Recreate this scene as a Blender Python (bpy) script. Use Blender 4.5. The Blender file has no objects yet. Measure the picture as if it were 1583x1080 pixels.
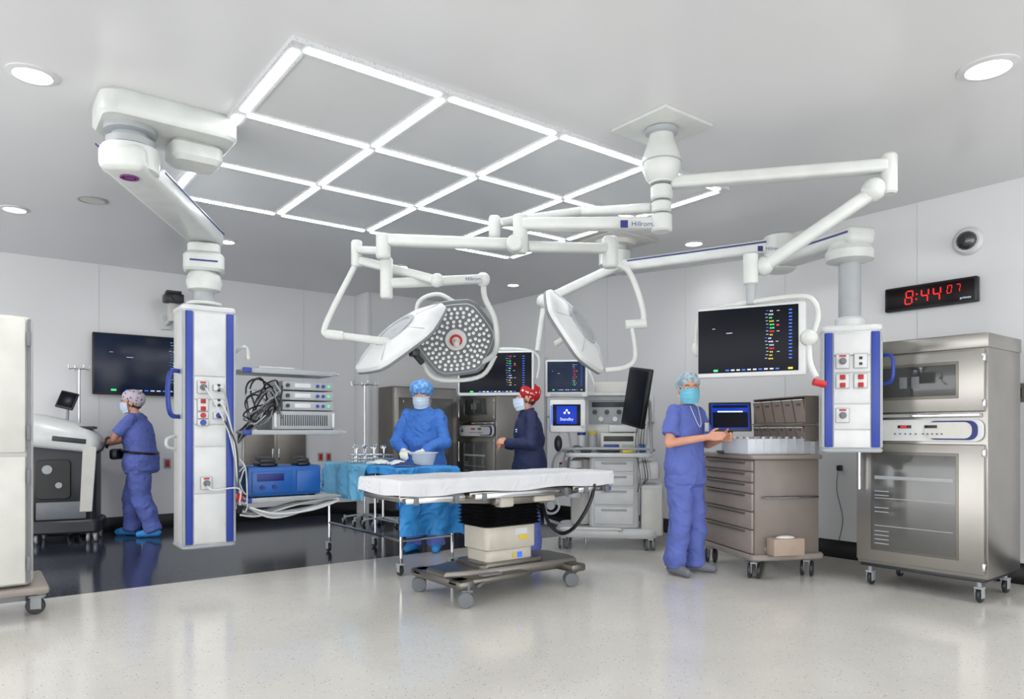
import bpy,bmesh,math,random
from mathutils import Vector as V,Matrix,noise
random.seed(3)
S=bpy.context.scene; COL=S.collection
try: S.view_settings.view_transform='Standard'
except Exception: pass
PI=math.pi; f=1090.;h=1.15;H=3.05;yh=666.
A0=math.radians(-37.5)
F=V((-math.sin(A0),math.cos(A0),0)); R=V((math.cos(A0),math.sin(A0),0)); U=V((0,0,1))
def W(px,py,Y): return R*((px-791)*Y/f)+F*Y+V((0,0,h-(py-yh)*Y/f))
def G(px,py): return W(px,py,h*f/(py-yh))
def CP(px,py): return W(px,py,(H-h)*f/(yh-py))
T=Matrix.Translation
def Rot(d,a): return Matrix.Rotation(math.radians(d),4,a)
# ---------------------------------------------------------------- materials
def lin(c): return tuple(((x/255)/12.92 if x/255<=.04045 else ((x/255+.055)/1.055)**2.4) for x in c)+(1,)
def mm(name,c,rough=.45,metal=0,var=.05,sc=9,em=0,coat=0,tr=0,alpha=1,c2=None,kind='noise',bump=0,spec=.5,fold=0):
    m=bpy.data.materials.new(name); m.use_nodes=True; nt=m.node_tree; b=nt.nodes['Principled BSDF']
    L=lin(c); b.inputs['Roughness'].default_value=rough; b.inputs['Metallic'].default_value=metal; b.inputs['Specular IOR Level'].default_value=spec
    b.inputs['Coat Weight'].default_value=coat; b.inputs['Transmission Weight'].default_value=tr; b.inputs['Alpha'].default_value=alpha
    tc=nt.nodes.new('ShaderNodeTexCoord')
    if kind=='voro':
        n=nt.nodes.new('ShaderNodeTexVoronoi'); n.inputs['Scale'].default_value=sc; out=n.outputs['Distance']
    else:
        n=nt.nodes.new('ShaderNodeTexNoise'); n.inputs['Scale'].default_value=sc; n.inputs['Detail'].default_value=4; out=n.outputs['Fac']
    nt.links.new(tc.outputs['Object'],n.inputs['Vector'])
    r=nt.nodes.new('ShaderNodeValToRGB'); e=r.color_ramp.elements
    if c2:
        e[0].color=lin(c2); e[1].color=L; e[0].position=.42 if kind=='noise' else .25; e[1].position=.52 if kind=='noise' else .33
    else:
        e[0].color=tuple(x*(1-var) for x in L[:3])+(1,); e[1].color=tuple(min(1,x*(1+var)) for x in L[:3])+(1,); e[0].position=.3; e[1].position=.7
    nt.links.new(out,r.inputs['Fac']); nt.links.new(r.outputs['Color'],b.inputs['Base Color'])
    if em:
        b.inputs['Emission Color'].default_value=L; b.inputs['Emission Strength'].default_value=em
    if bump:
        bp=nt.nodes.new('ShaderNodeBump'); bp.inputs['Strength'].default_value=bump; bp.inputs['Distance'].default_value=.03; nt.links.new(out,bp.inputs['Height']); nt.links.new(bp.outputs['Normal'],b.inputs['Normal'])
    if fold:
        w=nt.nodes.new('ShaderNodeTexNoise'); w.inputs['Scale'].default_value=7; w.inputs['Detail'].default_value=3; w.inputs['Distortion'].default_value=1.6; w.noise_type='RIDGED_MULTIFRACTAL' if hasattr(w,'noise_type') else w.noise_type
        nt.links.new(tc.outputs['Object'],w.inputs['Vector']); bp=nt.nodes.new('ShaderNodeBump'); bp.inputs['Strength'].default_value=1; bp.inputs['Distance'].default_value=fold; nt.links.new(w.outputs['Fac'],bp.inputs['Height']); nt.links.new(bp.outputs['Normal'],b.inputs['Normal'])
    return m
WH=mm('white_paint',(204,206,206),.3); WG=mm('warm_white',(197,196,190),.35); OFF=mm('boom_white',(196,199,196),.28)
GR=mm('light_grey',(158,162,165),.4); MG=mm('mid_grey',(106,110,114),.45); DG=mm('dark_grey',(38,40,45),.4); BK=mm('black_plastic',(12,13,15),.35)
BL=mm('blue_stripe',(30,58,148),.35); NB=mm('navy_mark',(18,32,105),.4); CB=mm('cabinet_blue',(24,86,160),.35)
ST=mm('stainless',(158,155,150),.28,.9,.06,4); SD=mm('dark_stainless',(122,118,112),.35,.85); CH=mm('chrome',(200,202,205),.12,1)
TP=mm('taupe',(122,113,106),.45); TD=mm('taupe_dark',(86,80,76),.45); TPL=mm('taupe_light',(141,132,125),.45)
BE=mm('beige_enamel',(192,187,174),.35); RD=mm('red_plastic',(180,20,24),.4); GN=mm('green_led',(60,230,120),.4,em=1.0); YE=mm('yellow',(215,190,40),.5)
SCR=mm('screen_dark',(7,11,20),.3,var=.3,sc=2,em=.2,spec=.15); SB=mm('screen_blue',(14,45,150),.3,em=.7,spec=.15)
RL=mm('readout_white',(200,212,235),.4,em=.5); RR=mm('readout_red',(225,20,24),.4,em=1.0); RC=mm('readout_blue',(50,100,230),.4,em=.7); RY=mm('readout_yellow',(220,190,60),.4,em=.6)
SKIN=mm('skin',(202,146,120),.5,var=.06,sc=14); HAIR=mm('hair_brown',(70,50,38),.6,sc=60,var=.3)
SCRUB=mm('scrub_blue',(88,103,174),.85,var=.1,sc=7,fold=.022); GOWN=mm('gown_blue',(56,108,186),.8,var=.12,sc=6,fold=.03); NAVY=mm('navy_jacket',(24,34,72),.75,fold=.014); DRP=mm('drape_blue',(42,132,200),.6,var=.12,sc=6,fold=.03); DRL=mm('drape_light_blue',(102,170,206),.6,var=.1,sc=6,fold=.025)
SHC=mm('shoe_cover_blue',(50,140,210),.7,fold=.01); SHO=mm('shoe_grey',(110,112,120),.7)
SHEET=mm('sheet_white',(210,211,214),.9,var=.03,fold=.014); CAPB=mm('cap_blue',(80,138,206),.7,c2=(130,176,222),sc=22,fold=.008); CAPR=mm('cap_red_floral',(176,14,26),.7,c2=(230,215,205),kind='voro',sc=26); CAPP=mm('cap_patterned',(195,185,195),.7,c2=(115,72,120),kind='voro',sc=30); CAPG=mm('cap_grey_blue',(172,188,196),.6,c2=(130,152,164),sc=30)
MKW=mm('mask_pale_blue',(196,212,228),.7); MKT=mm('mask_light_blue',(112,188,212),.7); GLOVE=mm('glove_white',(214,214,206),.5); EYE=mm('eye_white',(225,225,222),.2); IRIS=mm('iris',(40,30,26),.2)
GLS=mm('smoked_glass',(40,44,46),.08,.0,coat=1); CGL=mm('cabinet_glass',(92,93,91),.12,.3,var=.25,sc=1.6,coat=.6); DGL=mm('dark_window_glass',(58,60,60),.1,.3,var=.25,sc=2,coat=.6); CLR=mm('clear_plastic',(225,230,235),.15,alpha=.6); SMK=mm('smoked_bin',(146,132,123),.2,alpha=.85); LGT=mm('lit_strip',(250,252,255),.5,em=17); LGD=mm('lit_lens',(255,253,246),.5,em=12); LED=mm('led_lens',(235,236,232),.15,em=.3)
FRM=mm('perforated_frame',(198,200,202),.4,c2=(172,174,176),kind='voro',sc=70); PNL=mm('ceiling_panel',(206,208,209),.25,var=.01)
CARD=mm('tan_card',(160,142,128),.6)
# ---------------------------------------------------------------- mesh builder
class MB:
    def __init__(s): s.v=[];s.f=[]
    def add(s,vs,fs,M=None):
        n=len(s.v); s.v+=[(M@V(p) if M else V(p)) for p in vs]; s.f+=[tuple(i+n for i in q) for q in fs]; return s
    def box(s,c,d,b=.006,M=None,seg=2):
        bm=bmesh.new(); bmesh.ops.create_cube(bm,size=1)
        for v in bm.verts: v.co=V((v.co.x*d[0],v.co.y*d[1],v.co.z*d[2]))
        b=min(b,.45*min(d))
        if b>0: bmesh.ops.bevel(bm,geom=bm.edges[:],offset=b,segments=seg,affect='EDGES',profile=.5)
        bm.verts.index_update(); MM=(M or Matrix())@T(V(c))
        s.add([v.co.copy() for v in bm.verts],[[v.index for v in q.verts] for q in bm.faces],MM); bm.free(); return s
    def bb(s,a,b,bev=.006,M=None): return s.box([(a[i]+b[i])/2 for i in range(3)],[abs(b[i]-a[i]) for i in range(3)],bev,M)
    def beam(s,p,q,w,hh,b=.015):
        p=V(p);q=V(q);d=q-p;L=d.length;x=d.normalized();y=U.cross(x)
        y=V((0,1,0)) if y.length<.01 else y.normalized()
        z=x.cross(y); M=Matrix((x,y,z)).transposed().to_4x4(); M.translation=(p+q)/2
        return s.box((0,0,0),(L,w,hh),b,M,3)
    def ring(s,rings,caps=True,closed=False):
        n=len(s.v); k=len(rings[0])
        for r in rings: s.v+=[V(p) for p in r]
        m=len(rings)
        for i in range(m if closed else m-1):
            a=n+i*k; c=n+((i+1)%m)*k
            for j in range(k): s.f.append((a+j,a+(j+1)%k,c+(j+1)%k,c+j))
        if caps and not closed: s.f.append(tuple(n+j for j in range(k))[::-1]); s.f.append(tuple(n+(m-1)*k+j for j in range(k)))
        return s
    def cyl(s,p,q,r,r2=None,n=20):
        r2=r if r2 is None else r2; p=V(p);q=V(q);z=(q-p).normalized(); x=z.orthogonal().normalized(); y=z.cross(x)
        c=lambda o,rr:[o+x*rr*math.cos(2*PI*i/n)+y*rr*math.sin(2*PI*i/n) for i in range(n)]
        return s.ring([c(p,r),c(q,r2)])
    def lathe(s,prof,M=None,n=28,rf=None):
        M=M or Matrix(); rf=rf or (lambda a:1)
        return s.ring([[M@V((r*rf(2*PI*i/n)*math.cos(2*PI*i/n),r*rf(2*PI*i/n)*math.sin(2*PI*i/n),z)) for i in range(n)] for r,z in prof])
    def ell(s,c,d,M=None,n=16):
        k=8; MM=(M or Matrix())@T(V(c))@Matrix.Diagonal((d[0],d[1],d[2],1))
        return s.lathe([(max(.02,math.sin(PI*i/k)),-math.cos(PI*i/k)) for i in range(k+1)],MM,n)
    def tube(s,pts,r,n=8,sub=5,closed=False):
        pts=[V(p) for p in pts]; P=[]
        if sub>1 and len(pts)>2:
            N=len(pts)
            for i in range(N if closed else N-1):
                a,b,c,d=(pts[(i-1)%N],pts[i],pts[(i+1)%N],pts[(i+2)%N]) if closed else (pts[max(i-1,0)],pts[i],pts[i+1],pts[min(i+2,N-1)])
                for j in range(sub):
                    t=j/sub; P.append(.5*((2*b)+(c-a)*t+(2*a-5*b+4*c-d)*t*t+(3*b-a-3*c+d)*t**3))
            if not closed: P.append(pts[-1])
        else: P=pts
        N=len(P); rings=[]; x=None
        for i in range(N):
            tn=((P[(i+1)%N] if closed or i<N-1 else P[i])-(P[i-1] if closed or i>0 else P[i]))
            tn=tn.normalized() if tn.length>1e-7 else V((0,0,1))
            if x is None: x=tn.orthogonal().normalized()
            else:
                x=x-tn*x.dot(tn); x=x.normalized() if x.length>1e-6 else tn.orthogonal().normalized()
            y=tn.cross(x); rings.append([P[i]+x*r*math.cos(2*PI*j/n)+y*r*math.sin(2*PI*j/n) for j in range(n)])
        return s.ring(rings,True,closed)
    def prism(s,poly,z0,z1,M=None,b=0):
        rs=[(0,z0),(0,z1)] if not b else [(b,z0),(0,z0+b),(0,z1-b),(b,z1)]
        cx=sum(p[0] for p in poly)/len(poly); cy=sum(p[1] for p in poly)/len(poly); M=M or Matrix()
        def sh(p,o):
            d=V((p[0]-cx,p[1]-cy,0)); d=d*(1-o/max(d.length,o*1.01)) if o else d
            return (cx+d.x,cy+d.y)
        return s.ring([[M@V((*sh(p,o),z)) for p in poly] for o,z in rs])
    def grid(s,fn,a,b):
        n=len(s.v)
        for i in range(a+1):
            for j in range(b+1): s.v.append(V(fn(i/a,j/b)))
        for i in range(a):
            for j in range(b): q=n+i*(b+1)+j; s.f.append((q,q+1,q+b+2,q+b+1))
        return s
    def cap(s,a,ra,b,rb,n=12):
        a=V(a);b=V(b); s.ell(a,(ra,)*3,n=n); s.ell(b,(rb,)*3,n=n); return s.cyl(a,b,ra,rb,n)
    def loft(s,rings,n=24):
        return s.ring([[V(c)+V((rx*math.cos(2*PI*i/n),ry*math.sin(2*PI*i/n),0)) for i in range(n)] for c,rx,ry in rings])
    def xf(s,M): s.v=[M@p for p in s.v]; return s
def rr(w,hh,r,n=4):
    P=[]
    for cx,cy,a in ((w/2-r,hh/2-r,0),(-w/2+r,hh/2-r,90),(-w/2+r,-hh/2+r,180),(w/2-r,-hh/2+r,270)):
        for i in range(n+1):
            t=math.radians(a+90*i/n); P.append((cx+r*math.cos(t),cy+r*math.sin(t)))
    return P
def FT(x,y,z): return T(V((x,y,z)))@Rot(90,'X')
def txt(mb,st,size,M,al='CENTER'):
    c=bpy.data.curves.new('t','FONT'); c.body=st; c.size=size; c.align_x=al; c.align_y='CENTER'; c.extrude=.0006; c.resolution_u=3
    o=bpy.data.objects.new('t',c); COL.objects.link(o); dg=bpy.context.evaluated_depsgraph_get()
    me=bpy.data.meshes.new_from_object(o.evaluated_get(dg)); mb.add([v.co.copy() for v in me.vertices],[tuple(p.vertices) for p in me.polygons],M)
    bpy.data.objects.remove(o); bpy.data.meshes.remove(me); return mb
WM={}
SPLIT={'elbow','base_frame','hub_ring','vaporizer','vaporizer_cap','foot','handle','hinge','hub','knob','port','yoke','arm','side_box','socket','hinge_block','elbow_block','shaft_collar','back_seam','tube_port'}
def comps(mb):
    par=list(range(len(mb.v)))
    def fd(a):
        while par[a]!=a: par[a]=par[par[a]]; a=par[a]
        return a
    for q in mb.f:
        a=fd(q[0])
        for i in q[1:]: par[fd(i)]=a
    g={}
    for q in mb.f: g.setdefault(fd(q[0]),[]).append(q)
    out=[]
    for fs in g.values():
        ids=sorted({i for q in fs for i in q}); mp={a:b for b,a in enumerate(ids)}; m=MB(); m.v=[mb.v[i] for i in ids]; m.f=[tuple(mp[i] for i in q) for q in fs]; out.append(m)
    return out
def ob(name,mb,mat,par=None,w=0,ang=35,label=None,cat=None,group=None,kind=None):
    if par and name in SPLIT and isinstance(mb,MB):
        cs=comps(mb)
        if 1<len(cs)<9:
            r=[ob1(name,c,mat,par,w,ang,label,cat,group,kind) for c in cs]; return r[0]
    return ob1(name,mb,mat,par,w,ang,label,cat,group,kind)
def ob1(name,mb,mat,par=None,w=0,ang=35,label=None,cat=None,group=None,kind=None):
    if isinstance(mb,MB):
        vs=mb.v
        if par and w: I=WM[par.name].inverted(); vs=[I@p for p in vs]
        me=bpy.data.meshes.new(name); off=V((0,0,0))
        if not par and kind!='structure':
            xs=[p.x for p in vs];ys=[p.y for p in vs];off=V(((min(xs)+max(xs))/2,(min(ys)+max(ys))/2,min(p.z for p in vs))); vs=[p-off for p in vs]
        me.from_pydata([tuple(p) for p in vs],[],mb.f); me.update()
        bm=bmesh.new(); bm.from_mesh(me); bmesh.ops.recalc_face_normals(bm,faces=bm.faces); bm.to_mesh(me); bm.free()
    else: me=mb; off=V((0,0,0))
    me.polygons.foreach_set('use_smooth',[True]*len(me.polygons)); me.set_sharp_from_angle(angle=math.radians(ang))
    me.materials.clear(); me.materials.append(mat)
    o=bpy.data.objects.new(name,me); COL.objects.link(o); o.location=off
    if par: o.parent=par; WM[o.name]=WM[par.name]
    else: WM[o.name]=T(off)
    for k,x in (('label',label),('category',cat),('group',group),('kind',kind)):
        if x: o[k]=x
    return o
def thing(name,label,cat,loc=(0,0,0),rz=0,group=None):
    o=bpy.data.objects.new(name,None); COL.objects.link(o); o.empty_display_size=.1; o.location=loc; o.rotation_euler=(0,0,math.radians(rz))
    o['label']=label;o['category']=cat
    if group:o['group']=group
    WM[o.name]=T(V(loc))@Rot(rz,'Z'); return o
def flr(p): return V((p.x,p.y,0))
def box(c,d,b=.006): return MB().box(c,d,b)
def caster(t,x,y,r=.05,a=0,m=GR,wm=DG,tw=0):
    A=T(V((x,y,0)))@Rot(a,'Z'); k=MB().cyl((0,0,2*r),(0,0,2*r+.05),.014); k.box((0,.01,2*r+.002),(.05,r*1.5,.014),.004)
    for s in (-1,1): k.box((s*.02,.012,r*1.35),(.006,r*1.1,r*1.4),.002)
    c=ob('caster',k.xf(A),m,t); wv=MB()
    for s in ((-1,1) if tw else (0,)): wv.lathe([(r*.5,-.013),(r*.93,-.012),(r,-.006),(r,.006),(r*.93,.012),(r*.5,.013)],T(V((s*.034,.02,r)))@Rot(90,'Y'))
    ob('wheel',wv.xf(A),wm,c)
# ---------------------------------------------------------------- setting
UL,VR=-3.6,-3.0; VL=9.24; UR=6.25; VB=8.85; UJ=4.32
def terrazzo(name,c,chips,rough,sc,vs=52):
    m=mm(name,c,rough,sc=sc,var=.03); nt=m.node_tree; b=nt.nodes['Principled BSDF']; tc=nt.nodes['Texture Coordinate']
    v=nt.nodes.new('ShaderNodeTexVoronoi'); v.inputs['Scale'].default_value=vs; nt.links.new(tc.outputs['Object'],v.inputs['Vector'])
    rp=nt.nodes.new('ShaderNodeValToRGB'); rp.color_ramp.elements[0].position=.13; rp.color_ramp.elements[0].color=(1,1,1,1); rp.color_ramp.elements[1].position=.22; rp.color_ramp.elements[1].color=(0,0,0,1)
    nt.links.new(v.outputs['Distance'],rp.inputs['Fac'])
    r2=nt.nodes.new('ShaderNodeValToRGB'); r2.color_ramp.elements[0].color=lin(chips[0]); r2.color_ramp.elements[1].color=lin(chips[1]); r2.color_ramp.elements[0].position=.3; r2.color_ramp.elements[1].position=.6
    sx=nt.nodes.new('ShaderNodeSeparateColor'); nt.links.new(v.outputs['Color'],sx.inputs[0]); nt.links.new(sx.outputs[0],r2.inputs['Fac'])
    mx=nt.nodes.new('ShaderNodeMix'); mx.data_type='RGBA'; src=b.inputs['Base Color'].links[0].from_socket
    nt.links.new(rp.outputs['Color'],mx.inputs[0]); nt.links.new(src,mx.inputs[6]); nt.links.new(r2.outputs['Color'],mx.inputs[7]); nt.links.new(mx.outputs[2],b.inputs['Base Color'])
    return m
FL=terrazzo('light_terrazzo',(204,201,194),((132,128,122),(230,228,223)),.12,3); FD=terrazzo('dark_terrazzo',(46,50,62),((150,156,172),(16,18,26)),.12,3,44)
WL=mm('wall_panel',(216,217,218),.22,sc=1.2,var=.015); CE=mm('ceiling_enamel',(212,213,214),.24,sc=1,var=.015)
def st(name,mb,m): return ob(name,mb,m,kind='structure')
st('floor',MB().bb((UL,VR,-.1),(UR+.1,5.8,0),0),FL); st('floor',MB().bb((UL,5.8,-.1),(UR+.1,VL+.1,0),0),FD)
st('ceiling',MB().bb((UL,VR,H),(UR+.1,VL+.1,H+.1),0),CE)
st('wall_left',MB().bb((UL,VL,0),(UJ,VL+.1,H),0),WL); st('wall_back',MB().bb((UJ,VB,0),(UR+.1,VL+.1,H),0),WL); st('wall_right',MB().bb((UR,VR,0),(UR+.1,VB,H),0),WL)
st('baseboard_left',MB().bb((UL,VL-.012,0),(UJ,VL,.16),.003),BK); st('baseboard_back',MB().bb((UJ,VB-.012,0),(UR,VB,.16),.003),BK); st('baseboard_right',MB().bb((UR-.012,VR,0),(UR,VB,.16),.003),BK)
SEAM=mm('seam_grey',(200,201,204),.5)
k=MB()
for u in (-1.2,0,1.15,2.35,3.55): k.bb((u,VL-.003,.16),(u+.006,VL,H),0)
for v in (-1,.2,1.4,2.6,3.8,5,6.2,7.4): k.bb((UR-.003,v,.16),(UR,v+.006,H),0)
st('trim_1',k,SEAM)
st('trim_2',MB().bb((UJ-.03,VB-.01,.16),(UJ+.03,VL,H),.004),WL)
# ---------------------------------------------------------------- ceiling light grid
gu=[1.27+.8425*i for i in range(5)]; gv=[3.37+.903*i for i in range(4)]
t=thing('ceiling_light','square grid of bright white light strips with grey panels over the operating table','ceiling light',(2.95,4.72,H))
k=MB(); fw=.048
for v in gv: k.bb((gu[0]-fw,v-fw,H-.026),(gu[4]+fw,v+fw,H),0)
for u in gu:
    for j in range(3): k.bb((u-fw,gv[j]+fw,H-.026),(u+fw,gv[j+1]-fw,H),0)
fr=ob('grid_frame',k,FRM,t,1)
for v in gv:
    for i in range(4): ob('light_strip',MB().bb((gu[i]+.036,v-.021,H-.031),(gu[i+1]-.036,v+.021,H-.022),0),LGT,t,1)
for u in gu:
    for j in range(3): ob('light_strip',MB().bb((u-.021,gv[j]+.036,H-.031),(u+.021,gv[j+1]-.036,H-.022),0),LGT,t,1)
for i in range(4):
    for j in range(3): ob('diffuser_panel',MB().bb((gu[i]+fw,gv[j]+fw,H-.018),(gu[i+1]-fw,gv[j+1]-fw,H-.004),0),PNL,t,1)
k=MB()
for u in gu:
    for v in gv:
        for a in (-.035,.035):
            for b in (-.035,.035): k.cyl((u+a,v+b,H-.034),(u+a,v+b,H-.026),.006,n=8)
ob('screw',k,MG,fr)
DL=[(50,115,.088,'at the top left corner of the ceiling'),(22,323,.08,'at the far left edge of the ceiling'),(1527,105,.1,'at the top right corner of the ceiling'),(1072,376,.08,'behind the central boom near the right wall'),(350,373,.07,'beside the elbow of the left boom'),(620,412,.07,'above the left surgical light'),(793,440,.07,'farthest back, behind the surgical lights')]
for px,py,r,d in DL:
    c=CP(px,py); t=thing('downlight','round recessed downlight '+d,'ceiling light',c)
    M=T(c)
    ob('trim_ring',MB().lathe([(r*1.4,0),(r*1.4,-.006),(r*1.05,-.012),(r,-.006),(r,0)],M),WH,t,1)
    ob('lens',MB().lathe([(r*.98,-.002),(r*.9,-.008),(r*.1,-.01)],M),LGD,t,1)
c=CP(142,309); t=thing('ceiling_speaker','round flat white speaker grille in the ceiling at left','speaker',c)
ob('rim',MB().lathe([(.115,0),(.115,-.006),(.095,-.01),(.095,0)],T(c)),GR,t,1); ob('grille',MB().lathe([(.094,0),(.09,-.006),(.01,-.008)],T(c)),WG,t,1)
# ---------------------------------------------------------------- screens
def readout(t,w,hh,y,z,seed=1,dens=1):
    rnd=random.Random(seed); D={'w':MB(),'r':MB(),'y':MB(),'g':MB(),'b':MB()}
    n=int(11*dens)
    for i in range(n):
        zz=z+hh*(.42-.78*i/n); x=w*.2+rnd.uniform(-.01,.01)*w
        key=rnd.choice(['w','w','r','y','g','b'])
        for j in range(rnd.randint(2,3)): D[key].box((x+w*.016*j,y,zz),(w*.009,.002,hh*.02),0)
        D[rnd.choice(['b','w','w'])].box((x-w*.03,y,zz+hh*.01),(w*.022,.002,hh*.006),0)
        if i%3==0: D['w'].box((x+w*.075,y,zz),(w*.025,.002,hh*.007),0)
        D['b'].box((w*.40,y,zz),(w*.03,.002,hh*.016),0)
    D['w'].box((-w*.36,y,z+hh*.2),(w*.03,.002,hh*.006),0); D['w'].box((-w*.2,y,z+hh*.12),(w*.06,.002,hh*.008),0); D['r'].box((w*.28,y,z+hh*.2),(w*.025,.002,hh*.022),0)
    for i in range(10): D['w' if i%3 else 'b'].box((-w*.22+i*w*.055,y,z-hh*.462),(w*.035,.002,hh*.02),0)
    D['g'].box((-w*.34,y,z-hh*.462),(w*.045,.002,hh*.03),0); D['y'].box((w*.4,y,z-hh*.462),(w*.045,.002,hh*.028),0)
    for kk,m in (('w',RL),('r',RR),('y',RY),('g',GN),('b',RC)): ob('readout',D[kk],m,t)
t=thing('wall_monitor','large black flat screen with vital sign readout on the left wall','monitor',(1.69,VL,1.57))
ob('bracket',box((0,-.03,.35),(.4,.06,.3)),DG,t); ob('bezel',MB().box((0,-.08,.345),(1.22,.05,.70),.012),BK,t)
s=ob('screen',box((0,-.107,.35),(1.18,.004,.655),.001),mm('wall_screen',(14,26,48),.2,var=.3,sc=2,em=.25,spec=.3),t); readout(s,1.18,.65,-.111,.35,seed=5,dens=1.4)
c=W(262,500,8.3); t=thing('wall_camera','white and black camera unit on a bracket above the left wall monitor','camera',V((c.x,VL,2.35)))
ob('bracket',MB().box((0,-.02,0.1),(.12,.04,.18),.01).beam((0,-.03,.08),(0,-.35,.1),.05,.05),WH,t); ob('tilt_head',MB().box((0,-.36,.17),(.1,.1,.22),.02),WG,t)
q=ob('camera_body',MB().box((0,-.38,.33),(.2,.18,.1),.015),DG,t); ob('lens',MB().cyl((0,-.47,.33),(0,-.50,.33),.032),BK,q); ob('clip',box((0,-.38,.40),(.16,.12,.03),.005),BK,t)
def ivpole(x,y,ht,label,hooks=4,rz=0,wide=.1,br=.26):
    t=thing('iv_pole',label,'iv pole',(x,y,0),rz); ob('pole',MB().cyl((0,0,.1),(0,0,ht),.012),CH,t)
    k=MB()
    for i in range(hooks):
        a=2*PI*i/hooks+.3; d=V((math.cos(a),math.sin(a),0)); b=V((0,0,ht)); k.tube([b,b+d*wide*.6+V((0,0,.01)),b+d*wide,b+d*wide*1.1+V((0,0,.05))],.005)
    ob('hook',k,CH,t); k=MB()
    for i in range(5): a=2*PI*i/5; k.beam((0,0,.12),(br*math.cos(a),br*math.sin(a),.08),.03,.02,.006)
    ob('base',k,GR,t)
    for i in range(5): a=2*PI*i/5; caster(t,(br-.01)*math.cos(a),(br-.01)*math.sin(a),.028)
    return t
ivpole(.95,9.1,1.83,'chrome iv pole behind the grey and white console at far left',br=.11)
t=ivpole(3.9,8.1,1.72,'chrome iv pole with a row of hooks behind the draped instrument table',6,0,.16)
# ---------------------------------------------------------------- tall cabinet cart, far left
t=thing('storage_cart','tall white two door cart on casters at the left edge','cart',(-.1,5.4,0))
ob('body',MB().box((0,0,1.03),(.8,.56,1.62),.04),WG,t)
for z0,z1 in ((.24,1.0),(1.02,1.82)):
    d=ob('door',MB().bb((-.38,-.30,z0),(.36,-.275,z1),.012),WG,t); k=MB()
    for z in (z0+.12,z1-.12): k.box((.375,-.30,z),(.022,.03,.09),.006)
    ob('hinge',k,MG,d); ob('latch',box((-.3,-.31,(z0+z1)/2),(.03,.02,.12)),GR,d)
ob('edge_strip',MB().bb((.368,-.298,.24),(.385,-.275,1.82),.003),MG,t)
ob('base',MB().box((.02,0,.19),(.92,.62,.05),.02),TPL,t)
for x,y in ((.44,-.05),(-.38,-.24),(.4,.24),(-.38,.24)): caster(t,x,y-.02,.055,a=70 if x>.42 else 0)
# ---------------------------------------------------------------- console machine
t=thing('medical_console','dark wheeled treatment console with white upper shell, small tilted screen and handle','medical machine',(.79,8.72,0),-14)
ob('base',MB().prism(rr(.70,.52,.09),.1,.24,b=.02),DG,t)
ob('lower_body',MB().prism(rr(.60,.46,.06),.22,1.02,b=.015),DG,t)
ob('front_bay',MB().prism(rr(.30,.40,.04),0,.03,FT(-.07,-.228,.66),.006),BK,t); ob('lower_bay',MB().box((.0,-.245,.34),(.44,.03,.18),.015),MG,t)
ob('side_pillar',MB().prism([(-.05,-.36),(.06,-.36),(.10,.30),(-.02,.34)],0,.05,FT(.21,-.212,.68),.006),WG,t)
ob('tube_port',MB().cyl((-.12,-.275,.76),(-.12,-.25,.76),.045).cyl((-.02,-.275,.60),(-.02,-.25,.60),.03),GR,t)
def rz_(w,d,r,z,oy=0,tl=0,ox=0): return [V((p[0]+ox,p[1]+oy,z+tl*p[0])) for p in rr(w,d,r,6)]
ob('upper_shell',MB().ring([rz_(.62,.48,.06,.96,0,-.12),rz_(.66,.52,.08,.99,0,-.14),rz_(.67,.53,.09,1.10,0,-.16),rz_(.60,.47,.09,1.20,.01,-.2,-.02),rz_(.46,.38,.09,1.27,.03,-.24,-.06),rz_(.34,.28,.09,1.285,.04,-.26,-.07)]),WH,t,ang=60)
ob('vent',MB().box((-.06,-.262,1.06),(.30,.02,.05),.006,Rot(7,'Y')),DG,t)
ob('control_panel',MB().box((.20,-.06,1.185),(.16,.26,.03),.008),DG,t)
M=T(V((.02,-.05,1.47)))@Rot(-25,'X')@Rot(15,'Y')
k=ob('small_display',MB().box((0,0,0),(.17,.03,.2),.012).xf(M),DG,t); ob('display_glass',box((0,-.017,0),(.14,.003,.16),.001).xf(M),SCR,k)
ob('display_stem',MB().cyl((.01,0,1.2),(.02,-.03,1.38),.015),GR,t)
ob('push_handle',MB().tube([(.27,-.20,.90),(.36,-.24,.97),(.40,-.26,1.07),(.40,.0,1.07),(.36,.12,.97)],.014),DG,t)
for x in (-.26,.26):
    for y in (-.19,.19): caster(t,x,y,.055,m=GR,wm=GR,tw=1)
# ---------------------------------------------------------------- pendant booms
def plate(t,x,z,y,w,hh,kind,col=WH):
    p=ob('outlet_plate',MB().box((x,y,z),(w,.012,hh),.004),GR,t)
    ob('plate_face',MB().box((x,y-.005,z),(w*.88,.006,hh*.9),.002),col,p)
    if kind=='gas': ob('socket',MB().cyl((x,y-.03,z+.0),(x,y,z+.0),.024).cyl((x,y-.045,z+.0),(x,y-.03,z+.0),.014),MG,p); ob('colour_tag',box((x,y-.01,z+hh*.36),(w*.5,.003,.012),0),RD,p)
    elif kind=='power':
        ob('socket',MB().box((x,y-.012,z+.028),(.036,.014,.034),.005).box((x,y-.012,z-.028),(.036,.014,.034),.005),RD,p)
        ob('slot',MB().box((x-.008,y-.02,z+.03),(.003,.003,.012),0).box((x+.008,y-.02,z+.03),(.003,.003,.012),0).box((x-.008,y-.02,z-.028),(.003,.003,.012),0).box((x+.008,y-.02,z-.028),(.003,.003,.012),0),BK,p)
    elif kind=='data': ob('socket',MB().box((x,y-.01,z+.02),(.02,.006,.018),.001).box((x,y-.01,z-.02),(.02,.006,.018),.001),BK,p)
    elif kind=='round': ob('socket',MB().cyl((x,y-.02,z),(x,y,z),.022),BL,p)
    elif kind=='roundr': ob('socket',MB().cyl((x,y-.02,z),(x,y,z),.02),RD,p)
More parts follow.
